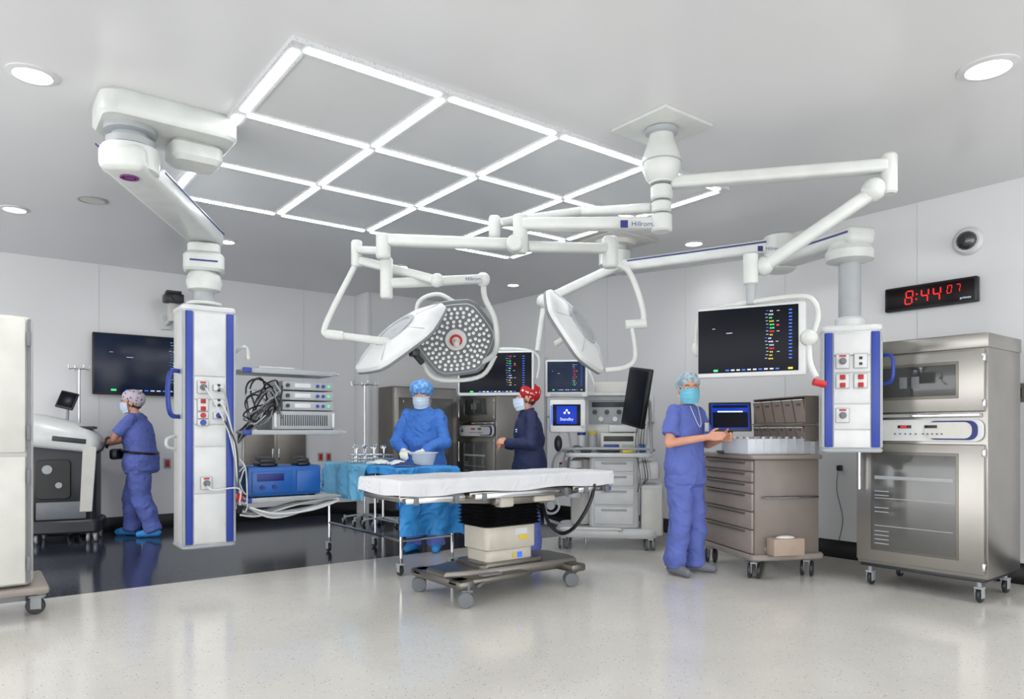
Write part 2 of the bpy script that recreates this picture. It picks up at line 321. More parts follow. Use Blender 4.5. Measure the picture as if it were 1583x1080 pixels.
def column(t,w,d,hh,rows):
    ob('column_body',MB().prism(rr(w,d,.03),.03,hh-.03,b=.004),OFF,t)
    ob('bottom_cap',MB().prism(rr(w*1.03,d*1.03,.035),0,.03,b=.008),GR,t); ob('top_cap',MB().prism(rr(w*1.03,d*1.03,.035),hh-.03,hh+.015,b=.01),WH,t)
    for s in (-1,1):
        ob('blue_stripe',MB().box((s*w*.385,-d/2-.004,hh/2),(w*.13,.02,hh-.07),.004),BL,t)
        ob('corner_trim',MB().box((s*w*.48,-d/2+.008,hh/2),(w*.05,.03,hh-.07),.004),GR,t)
    zs=[r for r in rows]+[hh-.04]
    for a,b in zip(zs[:-1],zs[1:]): ob('front_panel',MB().bb((-w*.30,-d/2-.010,a+.004),(w*.30,-d/2+.01,b-.004),.003),WH,t)
CU,CV,CZ=1.463,5.905,.25
t=thing('equipment_boom','large white ceiling boom at left with tall blue striped column and shelves','medical boom',(CU,CV,CZ),0)
LB=t; column(t,.385,.33,1.85,[.04,.42,.78,.95,1.14,1.32])
FY=-.177
for x,z,kd in ((-.055,1.235,'gas'),(.06,1.235,'data'),(-.055,1.10,'power'),(.06,1.12,'data'),(-.055,1.02,'roundr'),(.06,1.02,'round'),(-.055,.965,'round'),(-.03,.50,'gas')):
    plate(t,x,z,FY-.006,.085,.1 if kd in('gas','power') else .05,kd)
ob('grab_handle',MB().tube([(-.19,-.05,1.36),(-.27,-.12,1.34),(-.29,-.13,1.18),(-.27,-.12,1.03),(-.19,-.05,1.01)],.018),BL,t)
ob('grab_handle',MB().tube([(-.19,.08,.86),(-.26,.04,.84),(-.26,.04,.78),(-.19,.08,.76)],.012),WH,t)
ob('mounting_rail',MB().box((.23,.10,.95),(.06,.1,1.3),.01),GR,t); ob('rail_track',MB().box((.205,-.02,.95),(.03,.03,1.2),.005),MG,t)
for z,x1 in ((1.40,1.04),(.90,1.10),(.35,1.05)):
    q=ob('shelf',MB().bb((.25,-.12,z-.02),(x1,.34,z),.008),WH,t); ob('front_lip',MB().bb((.25,-.135,z-.03),(x1,-.12,z+.008),.004),GR,q)
    ob('shelf_rail',MB().tube([(x1-.02,-.13,z-.01),(x1+.03,-.13,z-.01),(x1+.03,.34,z-.01),(x1-.02,.34,z-.01)],.01,sub=1),GR,q)
    ob('corner_grip',MB().box((.29,-.14,z-.01),(.07,.025,.04),.006),BL,q)
ob('top_hook',MB().tube([(.19,.05,1.48),(.26,-.1,1.57),(.30,-.1,1.56),(.31,-.1,1.48)],.014),WH,t)
hub=V((.74,4.62,0)); ae=V((CU,CV,0))
ob('shaft',MB().cyl(ae+U*2.10,ae+U*2.36,.075),GR,t,1)
ob('shaft_collar',MB().lathe([(.07,0),(.12,.02),(.135,.08),(.12,.14),(.1,.16)],T(ae+U*2.24)).lathe([(.11,0),(.13,.01),(.13,.03),(.1,.04)],T(ae+U*2.13)),OFF,t,1)
ob('elbow_block',MB().prism(rr(.3,.26,.07),2.40,2.54,T(ae)@Rot(-15,'Z'),.02).prism(rr(.24,.22,.07),2.545,2.62,T(ae)@Rot(-15,'Z'),.01),OFF,t,1)
ob('block_stripe',MB().box((0,-.132,2.47),(.2,.004,.012),0).xf(T(ae)@Rot(-15,'Z')),NB,t,1)
d=(ae-hub).normalized(); sd=V((d.y,-d.x,0))
a1=ob('arm',MB().beam(hub-d*.16+U*2.70,ae+d*.12+U*2.70,.25,.15,.04),OFF,t,1)
ob('arm_stripe',MB().beam(hub+d*.2+U*2.735+sd*.126,ae+d*.1+U*2.735+sd*.126,.006,.012,.001).beam(hub-d*.16+U*2.755-sd*.126,hub+d*.1+U*2.755-sd*.126,.006,.01,.001),NB,a1,1)
ob('round_badge',MB().lathe([(.05,0),(.05,.006),(.036,.006),(.036,0)],T(hub-d*.02+U*2.622)@Rot(180,'X')).lathe([(.028,0),(.028,.006),(.004,.006)],T(hub-d*.02+U*2.622)@Rot(180,'X')),mm('purple_badge',(110,50,110),.5),a1,1)
ob('arm_head',MB().lathe([(.1,2.64),(.15,2.66),(.155,2.76),(.15,2.79),(.1,2.80)],T(hub)),OFF,t,1)
ob('ceiling_hub',MB().lathe([(.13,2.80),(.13,2.84),(.10,2.85),(.10,2.87),(.14,2.88),(.14,2.93)],T(hub)),GR,t,1)
ob('ceiling_cover',MB().prism(rr(.74,.44,.09,5),H-.14,H,T(V((.93,4.62,0))),.02),OFF,t,1)
ob('cable_box',MB().prism(rr(.3,.26,.06,5),H-.26,H-.13,T(V((1.1,4.68,0))),.03),OFF,t,1)
BM=WM[LB.name]; DZ=-.03
def lt(name,label,cat,x,y,z,group=None,rz=0): p=BM@V((x-.02,y,z+DZ)); return thing(name,label,cat,p,rz,group)
t=lt('light_source','grey vented light source box at the bottom of the processor stack','medical device',.79,.1,.93)
ob('case',MB().bb((-.27,-.2,.01),(.27,.2,.17),.008),MG,t); ob('front',MB().bb((-.27,-.215,.015),(.27,-.2,.165),.004),GR,t)
k=MB()
for i in range(22): k.box((-.2+i*.019,-.218,.09),(.007,.006,.09),.001)
ob('vent',k,DG,t); ob('handle',MB().bb((-.262,-.235,.03),(-.24,-.215,.15),.004).bb((.24,-.235,.03),(.262,-.215,.15),.004),WH,t)
for i,nm in enumerate(('lowest','middle','topmost')):
    t=lt('video_processor',nm+' silver video processor in the stack on the left boom shelf','medical device',.83,.1,1.10+.085*i,'video processors on the boom')
    ob('case',MB().bb((-.22,-.19,.004),(.22,.2,.08),.006),GR,t); ob('front',MB().bb((-.22,-.203,.006),(.22,-.19,.078),.004),GR,t)
    ob('display',MB().bb((-.12,-.207,.025),(.02,-.202,.062),.002),WH,t); ob('port',MB().cyl((.08,-.212,.042),(.08,-.2,.042),.014).cyl((.13,-.212,.042),(.13,-.2,.042),.014),BL,t); ob('knob',MB().cyl((-.18,-.218,.042),(-.18,-.2,.042),.016),DG,t); ob('power_button',MB().cyl((.18,-.21,.042),(.18,-.2,.042),.009),GN,t)
t=lt('device_tray','thin silver tray lying on the top boom shelf','tray',.62,.1,1.43); ob('pan',MB().bb((-.2,-.15,0),(.2,.15,.022),.006),GR,t); ob('lid',MB().bb((-.18,-.13,.023),(.12,.13,.035),.006),WH,t)
rnd=random.Random(8)
for i in range(26):
    x0=rnd.uniform(.27,.52); z0=rnd.uniform(1.0,1.36); pts=[BM@V((.5+rnd.uniform(0,.08),-.05+rnd.uniform(-.08,.1),1.0+.33*rnd.random())),BM@V((x0+.08,-.14+rnd.uniform(-.04,.05),z0-.03)),BM@V((x0,-.1,z0-.1)),BM@V((.3+.1*rnd.random(),-.08,.96)),BM@V((.26,.0,.9-.1*rnd.random()))]
    ob('cable',MB().tube(pts,.007,n=6),(BK,DG,MG,BK,GR)[i%5],label='dark cable tangled beside the processor stack on the left boom',cat='cable',group='cables beside the processors')
for i in range(7):
    y0=-.1+.03*i; pts=[BM@V((.3,y0-.08,.29)),BM@V((.5,y0-.1,.23-.02*(i%3))),BM@V((.8,y0-.1,.24)),BM@V((1.05,y0-.06,.30)),BM@V((1.0,y0,.315)),BM@V((.7,y0,.28)),BM@V((.4,y0,.21+.02*(i%2))),BM@V((.22,y0-.1,.24+.02*i))]
    ob('hose',MB().tube(pts,.008,n=6),(WH,GR)[i%2],label='pale hose looped under the lowest left boom shelf',cat='hose',group='hoses under the lowest shelf')
for i in range(5):
    x=(-.055,.06,.06,.06,-.03)[i]; z=(1.235,1.235,1.12,1.02,.50)[i]; pts=[(x,-.19,z),(x+.03,-.25,z-.05),(.12+.02*i,-.24,z*.6+.15),(.21,-.2,.5-.05*i),(.28,-.16,.40-.03*i),(.26,-.2,.60),(.22,-.17,.68-.05*i)]
    ob('cord',MB().tube(pts,.006,n=6),(WH,GR,WH,DG,WH)[i],LB)
for i,(zz,cc) in enumerate(((.38,RD),(.33,BK))):
    t=lt('plug_connector',('red','black')[i]+' round plug hanging at the lower right of the left boom column','plug',.235,-.19,zz-.04*i); ob('collar',MB().cyl((0,0,0),(0,-.02,.06),.022),cc,t); ob('tip',MB().cyl((0,-.02,.06),(0,-.025,.085),.014),GR,t)
t=lt('power_unit','blue cased electrosurgical unit on the lowest left boom shelf','medical device',.64,.08,.38)
ob('case',MB().bb((-.31,-.17,.012),(.31,.2,.26),.02),CB,t); ob('front',MB().bb((-.28,-.185,.04),(.05,-.168,.22),.008),CB,t); ob('front_recess',MB().bb((-.24,-.19,.14),(-.02,-.184,.2),.002),NB,t); ob('trim_band',MB().bb((.09,-.182,.04),(.29,-.168,.22),.008),CB,t); ob('knob',MB().cyl((-.2,-.2,.09),(-.2,-.18,.09),.018).cyl((-.1,-.2,.09),(-.1,-.18,.09),.018),NB,t); ob('foot',MB().box((-.25,-.1,.006),(.05,.05,.012)).box((.25,-.1,.006),(.05,.05,.012)),BK,t)
for x,nm,w in ((.50,'larger black foot pedal on the left of the blue unit',.16),(.80,'small black foot pedal on the right of the blue unit',.12)):
    t=lt('foot_pedal',nm,'foot pedal',x,.0,.642,'foot pedals on the blue unit'); ob('base',MB().prism(rr(w,.2,.04),0,.025,b=.006),BK,t); ob('treadle',MB().box((0,0,.05),(w*.8,.15,.03),.01,Rot(8,'X')),DG,t)
# ---------------------------------------------------------------- instrument table with drape
u0,u1,v0,v1,zt=2.68,3.22,4.95,6.42,.85
t=thing('instrument_table','chrome back table on casters under blue surgical drapes','table',(3.0,5.7,0))
cx,cy=3.0,5.7
L4=[(u0-cx+.03,v0-cy+.03),(u1-cx-.03,v0-cy+.03),(u0-cx+.03,v1-cy-.03),(u1-cx-.03,v1-cy-.03)]
ob('table_top',MB().bb((u0-cx,v0-cy,zt-.04),(u1-cx,v1-cy,zt-.01),.006),ST,t)
for x,y in L4:
    ob('leg',MB().cyl((x,y,.1),(x,y,zt-.04),.014),CH,t); caster(t,x,y,.045)
for a,b in ((0,2),(0,1),(1,3)): ob('lower_rail',MB().cyl((*L4[a],.28),(*L4[b],.28),.011),CH,t)
def cloth(x0,x1,y0,y1,z,dx0,dx1,dy0,dy1,na=40,nb=40,wv=.018,seed=0,puff=.004,e0=.012,fl=.05):
    def fn(s,q):
        X=x0-dx0+(x1-x0+dx0+dx1)*s; Y=y0-dy0+(y1-y0+dy0+dy1)*q
        cx=min(max(X,x0),x1); cy=min(max(Y,y0),y1); ox=X-cx; oy=Y-cy; o=math.hypot(ox,oy)
        zz=z-o; n=noise.noise(V((X*5+seed,Y*5,seed)))*puff+noise.noise(V((X*14,Y*14,seed)))*puff*.5
        if o>0:
            dx,dy=ox/o,oy/o; wav=wv*math.sin((X*dy*dy+Y*dx*dx)*26+seed+2*noise.noise(V((X*3,Y*3,0))))*min(1,o/.12); wav+=wv*.5*noise.noise(V((X*16+seed,Y*16,o*18)))*min(1,o/.1); e=e0+fl*o+wav
            return (cx+dx*e,cy+dy*e,zz+.008*math.sin((X+Y)*9))
        return (X,Y,zz+n+puff)
    return MB().grid(fn,na,nb)
ob('surgical_drape',cloth(u0-.005,u1+.005,v0+.56,v1,zt,.30,.16,.0,.2,44,60,seed=2),DRL,label='light blue cloth draped over the back instrument table',cat='drape',ang=80)
ob('surgical_drape',cloth(u0-.01,u1+.01,v0-.01,v0+.55,zt+.004,.06,.18,.54,.0,60,70,.026,seed=5),DRP,label='bright blue drape hanging low at the near end of the instrument table',cat='drape',ang=80)
bx,by=2.93,5.98
t=thing('instrument_basket','wire mesh basket of steel instruments on the draped back table','basket',(bx,by,zt+.01),-10)
k=MB()
for z in (0.005,.035,.07): k.tube([(-.18,-.12,z),(.18,-.12,z),(.18,.12,z),(-.18,.12,z)],.004,n=6,sub=1,closed=True)
for i in range(13):
    x=-.18+.03*i
    for y in (-.12,.12): k.cyl((x,y,0),(x,y,.07),.002,n=5)
    k.cyl((x,-.12,.004),(x,.12,.004),.002,n=5)
ob('wire_frame',k,CH,t)
for i in range(10):
    x=-.15+.033*i; y=.05*math.sin(i*2.1); a=thing('forceps','steel ring handled forceps standing in the wire basket','surgical instrument',V((bx+x,by+y,zt+.02)),rnd.uniform(-60,60),'forceps in the basket')
    ob('shank',MB().cyl((0,0,0),(.01,.0,.12),.004,n=6).cyl((.01,0,0),(0,0,.12),.004,n=6),CH,a)
    k=MB()
    for s in (-1,1): k.tube([(s*.012+.012*math.cos(q),0,.135+.015*math.sin(q)) for q in [2*PI*j/8 for j in range(8)]],.003,n=5,sub=1,closed=True)
    ob('ring_handle',k,CH,a)
t=thing('basin','white plastic basin in front of the gowned person','basin',(3.06,5.22,zt+.012)); ob('bowl',MB().lathe([(.01,.004),(.08,.0),(.11,.1),(.104,.1),(.076,.008),(.01,.01)],None),CLR,t); ob('rim',MB().lathe([(.104,.1),(.122,.1),(.122,.108),(.104,.108)]),WH,t)
for i,(x,y,c,l) in enumerate(((2.85,5.62,GLOVE,'crumpled white gauze left of the basin'),(3.0,5.62,CB,'folded blue towel on the instrument table'),(2.9,5.38,GLOVE,'flat white gauze pad near the basin'),(2.82,5.1,NB,'dark blue instrument wrap at the near table corner'))):
    m=MB().grid(lambda s,q:(x+(s-.5)*.2,y+(q-.5)*.16,zt+.02+.03*math.sin(PI*s)*math.sin(PI*q)+.012*noise.noise(V((s*6,q*6,i)))),14,14); ob('cloth_towel',m,c,label=l,cat='cloth',ang=80)
# ---------------------------------------------------------------- operating table
ox,oy=3.07,4.15; t=thing('operating_table','operating table with beige pedestal, black bellows and steel base on casters','operating table',(ox,oy,0)); OT=t
xa,xb,ya,yb=2.10-ox,3.95-ox,3.87-oy,4.43-oy
for a,b in ((xa,xa+.5),(xa+.52,xb-.42),(xb-.40,xb)):
    ob('mattress_section',MB().bb((a,ya,.745),(b,yb,.835),.012),BK,t)
    ob('frame_section',MB().bb((a+.01,ya+.02,.705),(b-.01,yb-.02,.742),.008),ST,t)
    for s in (ya-.02,yb+.005): ob('side_rail',MB().bb((a+.03,s,.695),(b-.03,s+.014,.73),.003),CH,t)
for x in (xa+.1,xa+.4,xa+.62,xb-.5,xb-.3,xb-.08): ob('rail_clamp',MB().box((x,ya-.02,.71),(.03,.03,.05),.004),MG,t)
ob('tilt_frame',MB().prism([(-.62,.70),(-.55,.67),(-.2,.645),(.3,.645),(.55,.67),(.7,.70)],-.18,.18,FT(0,0,0),.01),SD,t)
ob('hinge_block',MB().box((.05,-.2,.665),(.52,.08,.06),.01),SD,t); ob('joint_cover',MB().box((-.12,-.21,.66),(.12,.1,.08),.02),BE,t); ob('joint_cover',MB().box((.22,-.21,.665),(.2,.1,.05),.02),BE,t)
k=[]
for i in range(13): k.append((.0 if i%2 else .022,.485+.0135*i))
ob('bellows',MB().ring([[V((p[0],p[1],z)) for p in rr(.48+2*o,.34+2*o,.05)] for o,z in k]),BK,t,ang=20)
ob('column_cover',MB().prism(rr(.45,.30,.035),.31,.485,b=.006),BE,t); ob('lower_cover',MB().prism(rr(.41,.27,.035),.2,.308,b=.006),BE,t)
ob('column_band',MB().prism(rr(.46,.31,.04),.472,.492,b=.003),DG,t)
ob('warning_label',box((.08,-.152,.43),(.11,.003,.045),0),WH,t); ob('warning_label',box((.10,-.152,.385),(.07,.003,.03),0),YE,t); ob('warning_label',box((.08,-.137,.26),(.04,.003,.04),0),RC,t); ob('warning_label',box((.03,-.138,.26),(.03,.003,.03),0),YE,t)
ob('base_cover',MB().prism([(-.55,-.12),(-.3,-.2),(.3,-.22),(.56,-.22),(.6,-.1),(.6,.12),(.56,.22),(.3,.24),(-.3,.22),(-.55,.12)],.13,.2,b=.015).prism(rr(.56,.36,.05),.19,.23,b=.01),SD,t)
k=MB()
for x0,x1 in ((-.56,-.44),(.42,.56)): k.bb((x0,-.33,.11),(x1,.33,.17),.02)
k.bb((-.56,-.30,.12),(.05,-.17,.17),.02).bb((-.56,.17,.12),(.05,.30,.17),.02); ob('base_frame',k,SD,t)
ob('brake_lever',MB().tube([(-.3,-.2,.16),(-.36,-.3,.14),(-.42,-.32,.12)],.01),MG,t); ob('brake_pedal',MB().box((-.3,-.3,.19),(.16,.06,.012),.004),MG,t)
for x,y in ((-.49,-.3),(-.49,.3),(.49,-.24),(.49,.28)): caster(t,x,y-.02,.052,m=MG,wm=MG,tw=1,a=60)
ob('table_sheet',cloth(2.095,3.955,3.865,4.435,.838,.09,.10,.095,.09,110,54,.004,seed=9,puff=.006,e0=.006,fl=.02),SHEET,label='white sheet covering the operating table mattress',cat='sheet',ang=80)
ob('padded_hose',MB().tube([W(918,748,5.35),W(912,775,5.3),W(890,812,5.3),W(868,824,5.35),W(848,808,5.4),W(838,778,5.45)],.014,n=8),BK,label='black padded hose curving below the right end of the operating table',cat='hose')
# ---------------------------------------------------------------- central boom + surgical lights
def vj(mb,px,y0,y1,Y,r):
    a=W(px,y0,Y);b=W(px,y1,Y); L=a.z-b.z; return mb.lathe([(r*.8,0),(r,.012),(r,L-.012),(r*.8,L)],T(b),24)
def brand(t,s,px,py,Y,size,col=NB):
    M=T(W(px,py,Y))@Rot(-37.5,'Z')@Rot(90,'X'); ob('arm_lettering',txt(MB(),s,size,M),col,t,1)
    ob('arm_emblem',MB().box((0,0,0),(size*1.1,size*1.1,.002),0).xf(T(W(px,py,Y)-R*size*2.7)@Rot(-37.5,'Z')@Rot(90,'X')),NB,t,1)
mc=CP(1022,195); t=thing('ceiling_boom','central white ceiling mount with square plate, bulging hub and long horizontal arms','medical boom',mc); CBm=t
ob('ceiling_plate',MB().box((0,0,-.01),(.44,.44,.02),.004),OFF,t)
pr=[(.075,-.02),(.078,-.09),(.09,-.12),(.118,-.2),(.118,-.27),(.095,-.33),(.075,-.35),(.075,-.36)]
ob('hub',MB().lathe(pr),OFF,t)
ob('hub_ring',MB().lathe([(.078,-.02),(.1,-.025),(.1,-.05),(.078,-.06)]).lathe([(.1,-.225),(.121,-.225),(.121,-.235),(.1,-.235)]),GR,t)
for a,b,r in ((.37,.46,.066),(.47,.54,.06),(.55,.66,.066)): ob('rotary_joint',MB().lathe([(r*.8,-b),(r,-b+.01),(r,-a-.01),(r*.8,-a)]),OFF,t)
ob('arm',MB().beam(W(1035,283,4.4),W(1372,256,4.15),.09,.075,.02),OFF,t,1)
ob('elbow',vj(MB(),1374,238,300,4.15,.045),OFF,t,1)
ob('arm',MB().beam(W(1010,346,4.42),W(805,347,4.47),.1,.075,.02),OFF,t,1); brand(t,'Hillrom.',993,346,4.33,.042)
ob('arm',MB().beam(W(1010,322,4.5),W(895,328,4.9),.08,.06,.02),OFF,t,1)
ob('arm',MB().beam(W(905,325,4.9),W(770,345,4.6),.075,.055,.02),OFF,t,1)
ob('elbow',vj(MB(),804,332,392,4.47,.048),OFF,t,1); ob('elbow',vj(MB(),764,334,368,4.6,.038),OFF,t,1)
def hexr(a):
    q=(a%(PI/3))-PI/6; return .22+.78*min(1.02,(math.cos(PI/6)/math.cos(q))*1.07)
def lamp(t,c,n,xh,r0=.33):
    z=V(n).normalized(); x=(V(xh)-z*V(xh).dot(z)).normalized(); y=z.cross(x); M=Matrix((x,y,z)).transposed().to_4x4(); M.translation=c
    ob('lamp_housing',MB().lathe([(r0*.9,-.035),(r0*.985,-.03),(r0*1.0,-.01),(r0*.985,.012),(r0*.93,.022),(r0*.55,.058),(r0*.48,.062),(r0*.42,.060),(r0*.38,.045),(r0*.05,.042)],M,72,hexr),WH,t,1,ang=28)
    ob('rim_gasket',MB().lathe([(r0*.995,-.034),(r0*1.008,-.03),(r0*1.008,-.018),(r0*.99,-.014)],M,72,hexr),MG,t,1)
    ob('back_ring',MB().lathe([(r0*.44,.062),(r0*.43,.072),(r0*.36,.072),(r0*.33,.048)],M,36),GR,t,1); ob('back_hub',MB().lathe([(r0*.2,.044),(r0*.19,.058),(r0*.04,.062)],M),MG,t,1)
    k=MB()
    for i in range(6):
        a=PI*i/3; p=V((math.cos(a),math.sin(a),0)); k.beam(M@(p*r0*.5+V((0,0,.062))),M@(p*r0*.93+V((0,0,.026))),.004,.004,0)
    ob('back_seam',k,GR,t,1)
    ob('light_face',MB().lathe([(r0*.9,-.036),(r0*.9,-.04),(r0*.04,-.042)],M,72,hexr),MG,t,1)
    k=MB(); kk=MB()
    for rad,nn in ((.36,14),(.47,19),(.58,24),(.69,29),(.80,34)):
        for i in range(nn):
            a=2*PI*i/nn+rad*3; hr=hexr(a); p=V((r0*rad*hr*math.cos(a),r0*rad*hr*math.sin(a),-.041)); k.lathe([(.0095,0),(.0095,-.006),(.002,-.003)],M@T(p),8)
            kk.lathe([(.0145,.0),(.0145,-.003),(.0098,-.004)],M@T(p),8)
    ob('led_lens',k,LED,t,1); ob('lens_bezel',kk,GR,t,1)
    ob('centre_cup',MB().lathe([(r0*.27,-.04),(r0*.26,-.06),(r0*.1,-.062)],M),WH,t,1)
    ob('sterile_handle',MB().lathe([(.032,-.06),(.03,-.08),(.02,-.09),(.022,-.17),(.012,-.18)],M),WG,t,1); ob('handle_ring',MB().lathe([(.042,-.062),(.045,-.07),(.042,-.078),(.033,-.078)],M),RD,t,1)
def vec(r,u,fw): return R*r+U*u+F*fw
c=W(618,521,4.78); t=thing('surgical_light','left surgical light tilted away showing its white back and ring','surgical light',c)
ob('arm',MB().beam(W(800,378,4.47),W(598,371,4.4),.085,.07,.02),OFF,t,1); ob('elbow',vj(MB(),592,362,400,4.4,.045).lathe([(.04,-.05),(.05,-.04),(.05,.04),(.04,.05)],T(W(795,377,4.40))@Rot(-37.5,'Z')@Rot(90,'X')),OFF,t,1)
ob('arm',MB().beam(W(598,388,4.4),W(552,386,4.62),.06,.045,.015).beam(W(556,403,4.62),W(675,433,4.5),.07,.055,.018),OFF,t,1); ob('elbow',vj(MB(),551,372,412,4.62,.036).ell(W(675,433,4.5),(.045,.045,.045)),OFF,t,1)
ob('yoke',MB().tube([W(551,405,4.62),W(541,425,4.62),W(515,475,4.6),W(501,508,4.58),W(505,517,4.58),W(530,519,4.6)],.019,n=12),OFF,t,1)
ob('yoke_grip',MB().cyl(W(503,516,4.58),W(530,519,4.6),.03),OFF,t,1); ob('yoke_bar',MB().cyl(W(530,519,4.6),W(640,534,4.66),.022,.03),OFF,t,1)
lamp(t,c,vec(-.53,.72,-.42),vec(.8,.6,0),.365)
ob('lamp_camera',MB().cyl(W(642,548,4.7),W(652,560,4.75),.022).box(W(640,545,4.7),(.06,.06,.05),.01),DG,t,1)
c=W(704,522,5.12); t=thing('surgical_light','middle surgical light facing forward with its clustered lenses visible','surgical light',c)
ob('elbow',vj(MB(),597,398,461,4.45,.04).ell(W(746,432,4.85),(.05,.05,.05)),OFF,t,1); ob('arm',MB().beam(W(600,438,4.45),W(748,431,4.85),.075,.06,.018),OFF,t,1); brand(t,'Hillrom.',732,431,4.72,.034)
ob('yoke',MB().tube([W(747,435,4.85),W(749,460,4.9),W(764,492,4.95),W(768,530,5.0),W(762,548,5.1),W(745,560,5.2)],.02,n=12).tube([W(648,500,5.2),W(644,475,5.2),W(655,460,5.2),W(680,455,5.2),W(706,470,5.22)],.016,n=12).tube([W(650,545,5.2),W(665,580,5.22),W(700,588,5.22),W(745,580,5.22),W(765,550,5.12)],.016,n=12),OFF,t,1)
lamp(t,c,vec(-.1,.40,.9),vec(1,.1,0),.295)
c=W(889,511,4.9); t=thing('surgical_light','right surgical light tilted steeply on its curved yoke','surgical light',c)
ob('arm',MB().beam(W(812,381,4.50),W(938,384,4.9),.08,.065,.02),OFF,t,1); ob('elbow',vj(MB(),943,366,414,4.9,.055),OFF,t,1)
ob('yoke',MB().tube([W(932,410,4.9),W(958,410,4.9),W(975,425,4.9),W(990,465,4.9),W(994,495,4.9),W(980,502,4.9)],.021,n=12).tube([W(975,502,4.9),W(980,530,4.9),W(980,556,4.9),W(965,568,4.9),W(935,572,4.88)],.017,n=12).cyl(W(966,502,4.9),W(998,500,4.9),.032),OFF,t,1)
lamp(t,c,vec(.76,.5,-.36),vec(.55,-.82,0),.335)
c=W(1159,527,4.4); t=thing('boom_monitor','dark screened monitor in a white frame hanging from the right spring arm','monitor',c,-66)
ob('bezel',MB().box((0,0,0),(.65,.05,.45),.02),WH,t); s=ob('screen',box((-.015,-.027,.005),(.60,.004,.40),.001),SCR,t); readout(s,.60,.40,-.031,.005,seed=2,dens=1.4)
ob('rear_cover',MB().box((0,.05,0),(.4,.06,.28),.03),WG,t)
ob('spring_arm',MB().beam(W(1352,295,4.18),W(1180,412,4.4),.09,.08,.03),OFF,t,1); ob('elbow',MB().ell(W(1350,293,4.18),(.07,.07,.07)).ell(W(1180,411,4.4),(.06,.06,.06)).lathe([(.03,-.1),(.045,-.09),(.045,.09),(.03,.1)],T(W(1160,416,4.4))).beam(W(1375,283,4.15),W(1350,292,4.18),.07,.06,.02),OFF,t,1)
ob('drop_shaft',MB().cyl(W(1160,430,4.4),W(1160,470,4.4),.028),GR,t,1)
ob('yoke',MB().tube([W(1076,540,4.62),W(1078,505,4.62),W(1095,482,4.6),W(1160,467,4.4),W(1235,458,4.2),W(1258,466,4.15),W(1264,490,4.12),W(1255,520,4.1)],.016,n=12),OFF,t,1)
ob('pivot',MB().ell(W(1250,522,4.1),(.05,.05,.05)),OFF,t,1); ob('pivot',MB().ell(W(1077,540,4.62),(.035,.035,.05)),OFF,t,1)
k=ob('steering_handle',MB().tube([W(1250,530,4.1),W(1252,560,4.05),W(1262,583,4.0)],.016),WH,t,1); ob('handle_grip',MB().cyl(W(1257,590,4.0),W(1275,594,4.0),.02),RD,k,1)
# second ceiling mount, right column
mc=CP(950,372); t=thing('equipment_boom','right ceiling boom with blue striped arm and short outlet column','medical boom',W(1313,698,5.1),-58)
ob('ceiling_plate',MB().box(mc+V((0,0,-.01)),(.6,.6,.02),.004),WG,t,1); ob('plate_flange',MB().lathe([(.2,H-.06),(.22,H-.02)],T(V((mc.x,mc.y,0)))),WG,t,1)
ob('hub',MB().lathe([(.13,2.78),(.16,2.80),(.16,2.93),(.12,2.95),(.12,3.0)],T(V((mc.x,mc.y,0)))),OFF,t,1)
jj=W(1205,391,6.0); e=W(1313,370,5.1)
q=ob('arm',MB().beam(V((mc.x,mc.y,2.77)),V((jj.x,jj.y,2.72)),.2,.12,.03),OFF,t,1)
d=V((jj.x-mc.x,jj.y-mc.y,0)).normalized(); sdv=V((d.y,-d.x,0)); 
if sdv.dot(F)>0: sdv=-sdv
ob('arm_stripe',MB().beam(V((mc.x,mc.y,2.80))+sdv*.103+d*.2,V((jj.x,jj.y,2.75))+sdv*.103,.006,.014,.001),NB,q,1); brand(t,'Hillrom.',1195,384,5.85,.04)
a=V((jj.x,jj.y,2.60)); b=V((e.x,e.y,2.54))
ob('elbow',MB().lathe([(.1,2.5),(.13,2.52),(.13,2.80),(.1,2.82)],T(V((jj.x,jj.y,0)))),OFF,t,1)
q=ob('arm',MB().beam(a,b+(b-a).normalized()*.15,.22,.13,.04),OFF,t,1); d=(b-a).normalized(); sdv=V((d.y,-d.x,0)).normalized()
if sdv.dot(F)>0: sdv=-sdv
ob('arm_stripe',MB().beam(a+sdv*.112+U*.02,b+d*.13+sdv*.112+U*.02,.006,.014,.001),NB,q,1)
ee=V((e.x,e.y,0)); ob('shaft_head',MB().lathe([(.1,2.36),(.16,2.38),(.165,2.44),(.14,2.48),(.14,2.5)],T(ee)),OFF,t,1)
ob('shaft',MB().cyl(ee+U*1.9,ee+U*2.38,.075),GR,t,1); ob('collar',MB().lathe([(.1,1.9),(.1,1.95),(.08,1.97)],T(ee)),WH,t,1)
column(t,.385,.30,.88,[.03,.16,.34,.56,.68,.84])
for x,z,kd in ((-.06,.64,'gas'),(.055,.64,'data'),(-.06,.50,'power'),(.055,.50,'power'),(-.06,.26,'gas')): plate(t,x,z,-.166,.09,.105,kd)
ob('grab_handle',MB().tube([(.19,-.1,.68),(.25,-.16,.66),(.25,-.16,.50),(.19,-.1,.48)],.012),BL,t)
